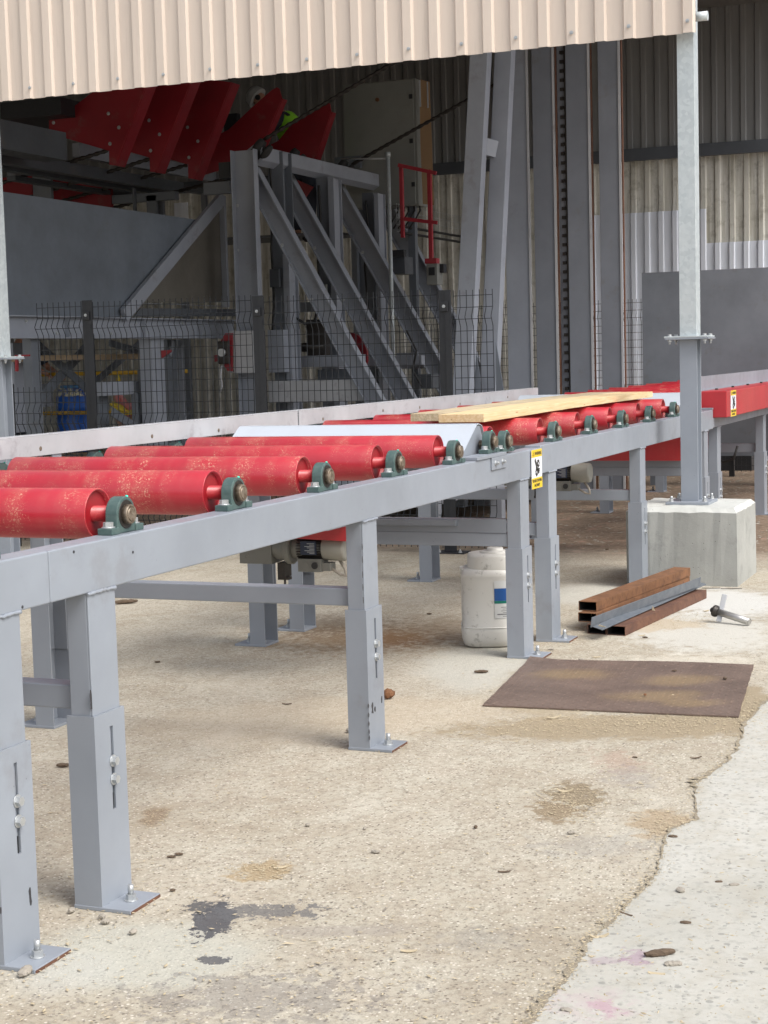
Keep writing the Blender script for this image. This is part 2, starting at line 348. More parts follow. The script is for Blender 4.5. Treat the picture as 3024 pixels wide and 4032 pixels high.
# newer pale slab on the right, with a broken edge
g2=N('pale_concrete')
nb2=g2.noise(1.6,6,.6);nf2=g2.noise(30,6,.75);nm2=g2.noise(7,5,.68)
c=g2.mix(g2.mr(nb2,.35,.65),(.425,.415,.37),(.515,.505,.46));c=g2.mix(g2.mr(nf2,.5,.68,0,.55),c,(.27,.265,.235));c=g2.mix(g2.mr(nm2,.45,.72,0,.55),c,(.40,.365,.295))
v=g2.n('ShaderNodeTexVoronoi');g2.l(g2.P,v.inputs['Vector']);v.inputs['Scale'].default_value=60
b=g2.n('ShaderNodeSeparateColor');g2.l(v.outputs['Color'],b.inputs[0])
s1=g2.math('MULTIPLY',g2.mr(v.outputs['Distance'],.4,.28),g2.mr(b.outputs[0],.78,.82));c=g2.mix(g2.math('MULTIPLY',s1,.6),c,(.33,.33,.30))
v_=g2.n('ShaderNodeTexVoronoi');g2.l(g2.P,v_.inputs['Vector']);v_.inputs['Scale'].default_value=32
b_2=g2.n('ShaderNodeSeparateColor');g2.l(v_.outputs['Color'],b_2.inputs[0])
c=g2.mix(g2.math('MULTIPLY',g2.math('MULTIPLY',g2.mr(v_.outputs['Distance'],.34,.26),g2.mr(b_2.outputs[1],.84,.87)),.6),c,(.22,.22,.20));c=g2.mix(g2.mr(g2.noise(1.1,6,.7),.55,.72,0,.35),c,(.40,.385,.33))
for (u_,v_,du_,dv_,co,am) in ((2500,3780,70,38,(.30,.17,.26),.5),(2390,3790,100,22,(.30,.2,.27),.35),(2380,3970,75,38,(.38,.15,.25),.5),(2330,3960,200,70,(.46,.37,.38),.4)):
    cx,cy,rx,ry,ro=EL(u_,v_,du_,dv_)
    c=g2.mix(g2.math('MULTIPLY',g2.ell(cx,cy,rx,ry,ro,.6,g2.noise(16,6,.75),2.2),am),c,co)
PALEC=g2.out(c,.9,g2.math('ADD',nf2,s1),.5,.004,spec=.25)
edge=[(3080,2735),(3024,2760),(2985,2795),(2935,2860),(2905,2950),(2860,3005),(2800,3050),(2745,3085),(2732,3140),(2745,3230),(2640,3270),(2600,3370),(2590,3440),(2540,3500),(2475,3560),(2440,3600),(2400,3650),(2325,3700),(2290,3780),(2225,3870),(2150,3950),(2085,4040),(1990,4160),(1850,4350)]
rr=random.Random(3);pl=[]
for (a,b_),(c_,d_) in zip(edge[:-1],edge[1:]):
    for k in range(9):
        t=k/9;p=onZ(a+(c_-a)*t,b_+(d_-b_)*t,0)
        pl.append(Vector((p.x+rr.uniform(-.007,.007),p.y+rr.uniform(-.007,.007),.004)))
EDGE=pl
poly=[tuple(p) for p in pl]+[(pl[-1].x,-3.2,.004),(9.5,-3.2,.004),(9.5,pl[0].y-.4,.004)]
me=bpy.data.meshes.new('pale_slab');me.from_pydata(poly,[],[tuple(range(len(poly)))[::1]]);me.materials.append(PALEC)
o=bpy.data.objects.new('pavement_patch',me);COL.objects.link(o);o['kind']='structure'
if me.polygons[0].normal.z<0: me.flip_normals()
# dirt packed along the broken edge
DIRT=N('packed_dirt');DIRT=DIRT.out(DIRT.mix(DIRT.mr(DIRT.noise(60,5,.75),.35,.65),(.22,.185,.135),(.36,.315,.235)),.95,DIRT.noise(70,5,.7),.7,.004)
rr=random.Random(21);L_=[];R_=[]
from mathutils import noise as mnoise
for k,p in enumerate(EDGE):
    w1=.001+.020*max(0,abs(mnoise.noise((k*.13,0,0)))*2-.25)+rr.uniform(0,.004)+(.05 if 40<k<66 else 0)*abs(mnoise.noise((k*.3,4,0)))*2+(.035 if k>150 else 0)*abs(mnoise.noise((k*.2,9,0)))*2;w2=.001+rr.uniform(0,.004)
    L_.append((p.x-w1*.5,p.y+w1,.0055));R_.append((p.x+w2*.5,p.y-w2,.0058))
n=len(L_);me=bpy.data.meshes.new('edge_dirt');me.from_pydata(L_+R_,[],[(k,n+k,n+k+1,k+1) for k in range(n-1)]);me.materials.append(DIRT)
o=bpy.data.objects.new('dirt',me);COL.objects.link(o);o['kind']='stuff'
if me.polygons[0].normal.z<0: me.flip_normals()
# loose sawdust and grit: thousands of little flakes, one mass
mb=MB();rr=random.Random(11)
def flake(x,y,s,z=.003):
    a=rr.uniform(0,6.28);l=s*rr.uniform(.6,1.6);w_=s*rr.uniform(.25,.6);h=s*rr.uniform(.12,.4)
    ca,sa=math.cos(a),math.sin(a);ti=rr.uniform(-.3,.3)*s
    P=[(x+ca*l-sa*0,y+sa*l,z+h*.3+ti*.5),(x-sa*w_,y+ca*w_,z+h*.2),(x-ca*l,y-sa*l,z+h*.3-ti*.5+.0005),(x+sa*w_,y-ca*w_,z+h*.2),(x,y,z+h)]
    mb.add(P,[(0,1,4),(1,2,4),(2,3,4),(3,0,4)])
def pile(u,v,du,dv,n,s=.004):
    cx,cy,rx,ry,ro=EL(u,v,du,dv)
    for _ in range(n):
        t=rr.uniform(0,6.28);q=rr.random()**.7
        X=math.cos(t)*rx*q;Y=math.sin(t)*ry*q
        flake(cx+X*math.cos(ro)-Y*math.sin(ro),cy+X*math.sin(ro)+Y*math.cos(ro),s*rr.uniform(.5,1.4))
pile(2240,3160,150,80,900);pile(1040,3430,110,40,350);pile(2620,3250,140,70,450);pile(2550,2850,900,45,2200,.005);pile(2995,2850,110,200,900,.005);pile(2140,2730,200,120,500)
pile(610,3215,80,50,160);pile(2560,2440,260,40,500,.006);pile(2960,2640,200,60,300)
for p in EDGE:
    for _ in range(9):
        flake(p.x+rr.gauss(0,.02),p.y+rr.gauss(.012,.018),rr.uniform(.002,.006),.006)
for _ in range(3800):
    u_=rr.uniform(-50,3074);v_=2150+(4100-2150)*rr.random()**.8;p=onZ(u_,v_);flake(p.x,p.y,rr.choice((.003,.004,.006,.009))*rr.uniform(.5,1.1),.004)
for X_ in (3.64,4.13,6.17,8.28,8.80,10.95):
    for _ in range(150): flake(X_+rr.gauss(0,.09),2.55+rr.gauss(0,.06),rr.uniform(.003,.007),.004 if rr.random()<.4 else .0035)
o=mb.build('sawdust',CHIP);o['kind']='stuff'
mb=MB();rr=random.Random(5)
for _ in range(2600):
    u_=rr.uniform(-50,3074);v_=2100+(4100-2100)*rr.random()**.85;p=onZ(u_,v_);flake(p.x,p.y,rr.choice((.003,.004,.006))*rr.uniform(.5,1.2),.004)
for _ in range(2500):
    x=rr.uniform(12.8,22);y=rr.uniform(1.5,9.5);flake(x,y,rr.uniform(.008,.03),.003)
o=mb.build('grit',PEB);o['kind']='stuff'

# ------------------------------------------------------------------ the building: fascia cladding, roof, back wall, columns
CREAM=N('cream_coated_sheet')
_n=CREAM.noise(2.0,5,.6,CREAM.scale(CREAM.P,(1,6,.5)));_c=CREAM.mix(CREAM.mr(_n,.3,.7),(.66,.565,.485),(.71,.615,.53));_c=CREAM.mix(CREAM.mr(CREAM.noise(1.0,2,.5,CREAM.scale(CREAM.P,(.1,1.1,.1))),.4,.6,0,.25),_c,(.55,.475,.41));_c=CREAM.mix(CREAM.mr(CREAM.noise(3,6,.7,CREAM.scale(CREAM.P,(1,7,.5))),.56,.72,0,.28),_c,(.43,.36,.29));CREAM=CREAM.out(_c,.42)
SHDK=N('dark_sheet_metal');_n=SHDK.noise(1.5,5,.6,SHDK.scale(SHDK.P,(1,5,.4)))
SHDK=SHDK.out(SHDK.mix(SHDK.mr(_n,.3,.7),(.18,.183,.185),(.25,.25,.248)),.5)
def corrugated(y0,y1,z0,z1,x,depth=.025,pitch=.2,crown=.062,side=.014,nrm=-1,th=.0012,y_ph=0.0):
    # ribs run vertically; sheet lies in plane X=x, ribs stand out towards nrm
    mb=MB();pts=[];k=math.floor((y0-y_ph)/pitch)
    y=y0
    seq=[]
    while y_ph+k*pitch<y1:
        b=y_ph+k*pitch
        seq+=[(b,0),(b+side,1),(b+side+crown,1),(b+2*side+crown,0)];k+=1
    seq=[(a,h) for a,h in seq if y0<=a<=y1]
    def hh(yy):
        f=(yy-y_ph)%pitch
        if f<side:return f/side
        if f<side+crown:return 1
        if f<2*side+crown:return 1-(f-side-crown)/side
        return 0
    seq=[(y0,hh(y0))]+seq+[(y1,hh(y1))]
    n=len(seq)
    for off in (0,th):
        for z in (z0,z1):
            for a,h in seq: pts.append((x+nrm*depth*h-nrm*off,a,z))
    f=[]
    for i in range(n-1):
        f+=[(i,n+i,n+i+1,i+1),(2*n+i,2*n+i+1,3*n+i+1,3*n+i),(i,i+1,2*n+i+1,2*n+i),(n+i,3*n+i,3*n+i+1,n+i+1)]
    f+=[(0,2*n,3*n,n),(n-1,2*n-1,4*n-1,3*n-1)]
    return mb.add(pts,f)
# fascia at the building front
RP=2.309-.0305-.0 # first rib so that a screw sits on its crown
t=thing('wall_cladding','cream ribbed metal fascia cladding hanging across the top of the open building front','cladding',(11.2,5.5,3.69))
corrugated(2.262,16.2,3.69,6.3,11.2,y_ph=2.309-.045).build('sheet',CREAM,t)
for k in range(19):
    y=2.309+.397*k;y=2.309+.4*k*.993
    m=MB();m.cyl((11.168,y,3.765+.004*(k%2)),(11.163,y,3.765+.004*(k%2)),.013,12);m.cyl((11.1635,y,3.765+.004*(k%2)),(11.155,y,3.765+.004*(k%2)),.0075,6,smooth=False)
    m.build('screw',STEEL,t)
MB().box(11.205,11.27,2.3,16.2,3.86,3.98).build('rail',GALV,t)
# roof and closed side so that the inside is shaded as it is in the photograph
t=thing('shed_roof','dark metal roof of the open shed behind the fascia','roof',(17,6,6.3))
MB().box(11.22,23.8,2.262,18.5,6.301,6.36).build('roof_sheet',SHDK,t)
for x in (13.5,16,18.5,21): MB().box(x,x+.12,2.262,18.5,6.02,6.3).build('rafter',DGREY,t)
t=thing('side_wall','dark sheet metal side wall closing the far end of the shed','wall',(17,16,0))
MB().box(11.2,23.4,16.2,16.25,.0,6.3).build('sheet',SHDK,t)
# back wall
PALE=N('dirty_pale_sheet')
_n=PALE.noise(2.2,6,.65,PALE.scale(PALE.P,(1,7,.35)));_n2=PALE.noise(5,6,.7)
_c=PALE.mix(PALE.mr(_n,.32,.66),(.46,.44,.37),(.80,.79,.74));_c=PALE.mix(PALE.mr(_n2,.5,.7,0,.6),_c,(.22,.20,.15));_c=PALE.mix(PALE.mr(PALE.noise(3.5,5,.75),.56,.62,0,.45),_c,(.62,.62,.55))
PALE=PALE.out(_c,.6)
WPAN=N('white_ribbed_sheet');WPAN=WPAN.out(WPAN.mix(WPAN.mr(WPAN.noise(2,5,.6,WPAN.scale(WPAN.P,(1,5,.5))),.4,.8),(.78,.82,.90),(.66,.69,.74)),.4)
XB=23.5
t=thing('back_wall','tall ribbed metal wall at the back, dark above the rail and dirty pale sheets below','wall',(XB,6,0))
corrugated(-1.0,18.5,4.3,8.2,XB,y_ph=.05).build('upper_sheet',SHDK,t)
corrugated(-1.0,18.5,0,4.32,XB+.05,y_ph=.02).build('lower_sheet',PALE,t)
MB().box(XB-.13,XB-.05,-1,18.5,4.27,4.29).box(XB-.13,XB-.122,-1,18.5,4.29,4.42).box(XB-.13,XB-.05,-1,18.5,4.42,4.44).build('girt',DGREY,t)
corrugated(4.62,6.6,0,3.55,XB-.0,y_ph=.02).build('white_sheet',WPAN,t)
corrugated(3.0,4.619,0,3.07,XB-.0,y_ph=.02).build('white_sheet',WPAN,t)
# daylight comes in along the right end: the shed is open there
# columns
def hexa(r): return [(r*math.cos(math.pi/3*i),r*math.sin(math.pi/3*i)) for i in range(6)]
def bolt(mb,p,ax,r=.012,h=.01,stem=0,washer=True):
    p=Vector(p);a=Vector(ax)
    q=p
    if washer: mb.cyl(p,p+a*.003,r*1.35,14);q=p+a*.003
    mb.sweep(hexa(r),q,q+a*h,up=(0,0,1) if abs(a.z)<.5 else (0,1,0))
    if stem: mb.cyl(q+a*h,q+a*(h+stem),r*.58,10)
    return mb
def column(x,y,zb,block,label,zsplit=1.675,ztop=6.2,w=.12,d=.14):
    t=thing('building_column',label,'column',(x,y,zb))
    # lower painted post, bolted plates, upper galvanised post
    MB().box(x,x+.011,y-w/2,y+w/2,zb+.02,zsplit-.012).box(x+d-.011,x+d,y-w/2,y+w/2,zb+.02,zsplit-.012).box(x+.011,x+d-.011,y-.005,y+.005,zb+.02,zsplit-.012).build('lower_post',GREY,t,.002)
    MB().box(x+.002,x+d-.002,y-w/2+.002,y+w/2-.002,zsplit+.012,ztop).build('upper_post',GALV,t,.002)
    bp_=MB().box(x-.09,x+d+.09,y-w/2-.09,y+w/2+.09,zb,zb+.02).build('base_plate',GREY,t,.003)
    f1=MB().box(x-.055,x+d+.055,y-w/2-.09,y+w/2+.09,zsplit-.012,zsplit-.0005).build('lower_flange',GREY,t,.002)
    f2=MB().box(x-.055,x+d+.055,y-w/2-.085,y+w/2+.095,zsplit+.0005,zsplit+.012).build('upper_flange',GALV,t,.002)
    for sx in (x-.03,x+d+.03):
        for sy in (y-w/2-.06,y+w/2+.06):
            bolt(bolt(MB(),(sx,sy,zsplit+.012),(0,0,1),.013,.011,0),(sx,sy,zsplit-.012),(0,0,-1),.013,.012,.016).build('bolt',STEEL,t)
    for sx in (x-.055,x+d+.055):
        for sy in (y-w/2-.055,y+w/2+.055):
            bolt(MB(),(sx,sy,zb+.02),(0,0,1),.016,.016,.02).build('anchor_bolt',STEEL,t)
    return t
c1=column(11.33,2.36,.53,True,'galvanised steel column bolted to a grey post standing on the concrete block')
m=MB();m.cyl((11.3,2.31,3.81),(11.3,2.20,3.81),.032,16);m.build('stub_pipe',GALV,c1)
column(11.33,8.035,.0,False,'galvanised steel column with grey lower post at the left edge behind the conveyor')
# concrete block with chamfered, chipped top edge
bx0,bx1,by0,by1,hz=11.05,11.80,1.985,2.74,.53
m=MB();ch=.032
import itertools
def ring(i,z,jit=0,seed=1):
    rr=random.Random(seed);P=[]
    c=[(bx0+i,by0+i),(bx1-i,by0+i),(bx1-i,by1-i),(bx0+i,by1-i)]
    for k in range(4):
        a=c[k];b_=c[(k+1)%4]
        for q in range(14):
            t_=q/14;P.append((a[0]+(b_[0]-a[0])*t_+rr.uniform(-jit,jit),a[1]+(b_[1]-a[1])*t_+rr.uniform(-jit,jit),z+rr.uniform(-jit,jit)*.8))
    return P
R0=ring(0,0);R1=ring(0,hz-ch,.005,2);R2=ring(ch,hz,.004,4);nR=len(R0)
vs=R0+R1+R2+[((bx0+bx1)/2,(by0+by1)/2,hz)]
fs=[(i,(i+1)%nR,nR+(i+1)%nR,nR+i) for i in range(nR)]+[(nR+i,nR+(i+1)%nR,2*nR+(i+1)%nR,2*nR+i) for i in range(nR)]+[(2*nR+i,2*nR+(i+1)%nR,3*nR) for i in range(nR)]
m.add(vs[:2*nR],fs[:nR]+[tuple(range(nR,2*nR))])
cap=MB();cap.add(vs[nR:],[tuple(i-nR for i in f) for f in fs[nR:]])
_blk=m.build('concrete_block',CONC,org=(bx0,by0,0));cap.build('cement_cap',CAPC,_blk)
tag(_blk,'chamfered cast concrete block carrying the galvanised column','block')
# ------------------------------------------------------------------ roller conveyor line
Y0=2.597;YF=4.19;BW=.09                # outer faces of the near and far side beams, beam width
def u_leg(X,side,zt,zs,zb0=.0,nosleeve=False):
    """one telescopic leg, channel sections open towards the middle; side -1 near, +1 far. Returns list of meshes"""
    s=side
    def yy(a): return (Y0+a) if s<0 else (YF-a)    # a = depth in from the outer face
    def bxy(mb,x0,x1,a0,a1,z0,z1):
        ya,yb=sorted((yy(a0),yy(a1)));return mb.box(x0,x1,ya,yb,z0,z1)
    up=MB();t=.006
    bxy(up,X+.008,X+.158,0,t,zs-.25,zt);bxy(up,X+.008,X+.008+t,t,.075,zs-.25,zt);bxy(up,X+.152,X+.158,t,.075,zs-.25,zt)
    sl=MB();o=-.008
    # outer plate with a real slot in it
    zc=zs-.045;ze=zs-.295;xc=X+.092;hw=.0085
    bxy(sl,X,xc-hw,o,o+t,.012,zs);bxy(sl,xc+hw,X+.168,o,o+t,.012,zs);bxy(sl,xc-hw,xc+hw,o,o+t,zc,zs);bxy(sl,xc-hw,xc+hw,o,o+t,.012,ze)
    bxy(sl,X,X+t,o+t,.085,.012,zs);bxy(sl,X+.162,X+.168,o+t,.085,.012,zs)
    pl=MB();bxy(pl,X-.002,X+.17,-.105,.088,0.0,.012)
    # a grinding-rough rusty cut edge
    ed=MB();n=22;rr=random.Random(int(X*100)+side)
    bxy(ed,X+.0,X+.168,-.1068,-.1052,.0005,.009)
    return up,sl,pl,ed,xc,yy
def leg(t,X,side,zt,zs,bolts=True):
    up,sl,pl,ed,xc,yy=u_leg(X,side,zt,zs)
    L=up.build('leg',GREY,t,.0035)
    S_=sl.build('sleeve',GREY,L);
    P=pl.build('base_plate',GREY,L,.002)
    ed.build('cut_edge',RUST2,L)
    s=side
    dk=MB();ya,yb=sorted((yy(.0065),yy(.010)));dk.box(xc-.016,xc+.016,ya,yb,zs-.31,zs-.03)
    dk.build('slot_shade',DARKST,L)  # dark plate stands for the shade inside the hollow leg
    if bolts:
        for z in (zs-.150,zs-.205):
            m=MB();a=-1 if s<0 else 1
            bolt(m,(xc,yy(-.008),z),(0,a,0),.0135,.013)
            m.build('bolt',STEEL,L)
    m=MB();bolt(m,(X+.085,yy(-.055),.012),(0,0,1),.0155,.016,.028);m.build('anchor_bolt',STEEL,L)
    # weld bead under the beam
    w_=MB();rr=random.Random(int(X*77));pts=[]
    for k in range(22):
        x=X+.006+.154*k/21;pts.append((x,yy(-.001)+rr.uniform(-.0012,.0012),zt-.002+rr.uniform(-.002,.002)))
    w_.tube(pts,[.0055+rr.uniform(-.001,.0012) for _ in pts],6);w_.build('weld',GREY,L)
    return L
def ubox(mb,x0,x1,y0,y1,z0,z1): return mb.box(x0,x1,y0,y1,z0,z1)
# --- bearing prototype at origin: shaft along Y, foot on z=0, front face towards -Y
def bearing(t,X,Z,far=False):
    yc=2.648 if not far else 4.145;h=.0565;sg=-1 if not far else 1
    R=.054
    prof=[]
    # housing outline in X-Z: foot with two lugs and a round top
    n=20;out=[(-.058,.012)]
    foot=MB().box(X-.093,X-.047,yc-.026,yc+.026,Z,Z+.021).box(X+.047,X+.093,yc-.026,yc+.026,Z,Z+.021)
    out=[(-.052,.002),(-.052,.03)]
    arc=[(R*math.cos(a),h+R*math.sin(a)) for a in [math.pi*(1.02-1.04*i/n) for i in range(n+1)]]
    out=[(-.056,0.001),(-.055,.022)]+arc+[(.055,.022),(.056,.001)]
    foot.prism([(X+a,Z+b) for a,b in out],'y',yc-.021,yc+.021)
    B=foot.build('bearing',TEAL,t,.003)
    y1=yc+sg*.021
    m=MB();m.lathe([(.0435,-.004),(.0445,.0012),(.041,.0018),(.039,.0004)],(X,y1,Z+h),(0,sg,0),28);m.build('seal',DARKST,B)
    m=MB();m.lathe([(.030,.0),(.030,.016),(.0285,.019),(.0225,.0192),(.0222,.017)],(X,y1,Z+h),(0,sg,0),28);m.cyl((X,y1,Z+h),(X,y1+sg*.0215,Z+h),.0205,24);m.cyl((X,y1+sg*.0216,Z+h),(X,y1+sg*.0222,Z+h),.003,8);m.build('shaft_end',MACH,B)
    for sx in (-.072,.072):
        m=MB();bolt(m,(X+sx,yc,Z+.021),(0,0,1),.0155,.0145);m.build('bolt',STEEL,B)
    m=MB();m.cyl((X+.030,yc-.004,Z+h+.044),(X+.036,yc-.004,Z+h+.053),.0045,8);m.build('grease_nipple',NIP,B)
    return B
RR=.0785
REDE=paint('roller_end_paint',(.33,.012,.02),.4,.08,.5,(.12,.03,.03),speck=False)
def roller(t,X,Zc,y0=2.725,y1=4.055,mat=None):
    m=MB();n=48
    m.lathe([(RR-.0065,.016),(RR-.006,.001),(RR-.001,.0),(RR,.0015),(RR,y1-y0-.0015),(RR-.001,y1-y0),(RR-.006,y1-y0-.001),(RR-.0065,y1-y0-.016)],(X,y0,Zc),(0,1,0),n)
    # recessed end discs
    M=m.build('roller',mat or RED,t)
    m=MB();m.cyl((X,y0+.0145,Zc),(X,y0+.0158,Zc),RR-.0068,32);m.build('end_disc',REDE,M)
    m=MB();m.lathe([(.025,.0),(.025,y1-y0+.091)],(X,y0-.045,Zc),(0,1,0),20);m.build('shaft',RED2,M)
    return M
def side_beams(t,x0,x1,zt,zb=None):
    zb=zt-.147 if zb is None else zb
    MB().box(x0,x1,Y0,Y0+BW,zb,zt).build('side_beam',GREY,t,.005,3)
    MB().box(x0,x1,YF-BW,YF,zb,zt).build('side_beam',GREY,t,.005,3)
def rail(t,x,z0=.590,z1=.662,w=.075,mat=None):
    m=MB().box(x,x+w,Y0+.072,YF-.072,z0,z1);r=m.build('cross_rail',mat or GREY,t,.004)
    w_=MB();rr=random.Random(int(x*10))
    for yq in (Y0+.074,YF-.074):
        w_.tube([(x-.001,yq,z0+(z1-z0)*k/8) for k in range(9)],[.004+rr.uniform(-.001,.001) for _ in range(9)],6)
    w_.build('weld',GREY,r)
def guide(t,x0,x1,xs):
    # angle guide along the far side, on little posts
    g_=MB().box(x0,x1,4.112,4.18,1.298,1.304).box(x0,x1,4.112,4.118,1.212,1.298).build('guide_rail',GUIDE,t,.0015)
    for x in xs: MB().box(x,x+.07,4.119,4.125,1.105,1.29).build('guide_bracket',GREY,t)
    rr=random.Random(int(x0*9))
    for k in range(5):
        x=x0+.12+(x1-x0-.2)*(k+rr.uniform(-.2,.2))/5+.1;m=MB();m.lathe([(.010,0),(.010,.0012),(.006,.0018),(.004,.0006)],(x,4.112,1.236+rr.uniform(0,.02)),(0,-1,0),14);m.build('guide_screw',MACH,t)
GUIDE=paint('scuffed_grey_paint',(.45,.46,.48),.36,.08,.45,(.2,.17,.19),sc=1.6)
def gear_motor(t,X,Y,Z):
    """shaft along Y: gearbox towards +Y, finned motor and fan cowl towards -Y"""
    m=MB()
    m.lathe([(.052,0),(.052,.11),(.056,.112),(.056,.20)],(X,Y,Z),(0,1,0),24)
    M=m.build('gear_motor',MOTC,t)
    m=MB();m.lathe([(.045,-.012),(.060,-.010),(.063,0),(.063,.105),(.060,.11)],(X,Y-.11,Z),(0,1,0),28);m.build('fan_cowl',MOTW,M)
    m=MB()
    for k in range(26):
        a=2*math.pi*k/26;c,s=math.cos(a),math.sin(a)
        m.box(.048,.064,-.0016,.0016,0,.135,Matrix.Translation((X,Y,Z))@Matrix(((c,0,-s,0),(0,0,0,0),(s,0,c,0),(0,0,0,1)))@Matrix.Identity(4) if False else Matrix.Translation((X,Y,Z))@Matrix(((c,-s,0,0),(0,0,1,0),(s,c,0,0),(0,0,0,1))))
    m.build('cooling_fins',DARKST,M)
    m=MB().box(X-.070,X-.062,Y+.02,Y+.105,Z-.028,Z+.04);m.build('rating_plate',PLATE,M)
    m=MB()
    for k in range(8): m.box(X-.0712,X-.0701,Y+.028,Y+.055+.04*((k*7)%3)/3,Z-.022+k*.007,Z-.0195+k*.007)
    m.build('rating_print',STEEL,M)
    m=MB().box(X-.062,X+.03,Y+.0,Y+.125,Z-.115,Z-.05);m.cyl((X-.062,Y+.03,Z-.082),(X-.066,Y+.03,Z-.082),.018,20);m.cyl((X-.062,Y+.085,Z-.082),(X-.0645,Y+.085,Z-.082),.018,20);m.box(X-.05,X+.02,Y-.045,Y,Z-.11,Z-.07)
    m.build('terminal_box',MOTC,M)
    m=MB();m.cyl((X-.0665,Y+.03,Z-.082),(X-.072,Y+.03,Z-.082),.017,20);m.build('cable_gland',RUBBER,M)
    m=MB();m.tube([(X-.02,Y-.04,Z-.1),(X-.02,Y-.09,Z-.13),(X-.02,Y-.12,Z-.135),(X-.01,Y-.11,Z-.1),(X,Y-.07,Z-.05)],.008,8);m.build('cable',PEB,M)
    m=MB();m.lathe([(.075,.17),(.085,.175),(.085,.20),(.07,.21),(.06,.27),(.058,.30)],(X,Y,Z),(0,1,0),28)
    m.box(X-.065,X+.065,Y+.27,Y+.45,Z-.08,Z+.085)
    m.lathe([(.012,-.004),(.012,.0),(.006,.001)],(X-.066,Y+.41,Z-.04),(-1,0,0),12)
    m.build('gearbox',MOTC,M,.006)
    m=MB().box(X-.04,X+.04,Y+.21,Y+.25,Z-.15,Z-.075).box(X-.02,X+.02,Y+.20,Y+.26,Z-.165,Z-.15);m.cyl((X,Y+.23,Z-.165),(X,Y+.23,Z-.2),.006,8);m.cyl((X,Y+.23,Z-.2),(X,Y+.23,Z-.215),.013,10)
    m.build('torque_arm',DARKST,M)
    return M
MOTC=paint('grey_green_motor_paint',(.17,.172,.155),.42,.08,.4);MOTW=paint('ivory_motor_cowl',(.29,.285,.25),.4,.06,.3)
PLATE=N('blue_black_plate').out((.02,.03,.06),.35)
def cover(t,X0,X1,Zb,Zt,far=None):
    # folded white sheet over the transfer chain: low edge towards -X, ridge near X1
    y0,y1=2.70,4.035
    prof=[(X0,Zb),(X1-.03,Zt-.004),(X1,Zt),(X1+.05,Zt-.012),(X1+.11,Zb+.05)]
    th=[(a,b-.0035) for a,b in prof]
    c=MB();c.prism(prof+th[::-1],'y',y0,y1);C_=c.build('chain_cover',WHITE,t)
    e=MB();e.prism([(X0+.01,Zb+.004),(X1-.03,Zt-.012),(X1+.03,Zt-.014),(X1+.09,Zb+.04),(X1+.09,Zb-.07),(X0+.01,Zb-.02)],'y',y0+.006,y0+.010);e.build('end_plate',GREY,C_)
    e=MB().cyl((X1+.01,2.70,Zb+.04),(X1+.01,2.655,Zb+.04),.022,18);e.build('shaft',MACH,C_)
    return C_
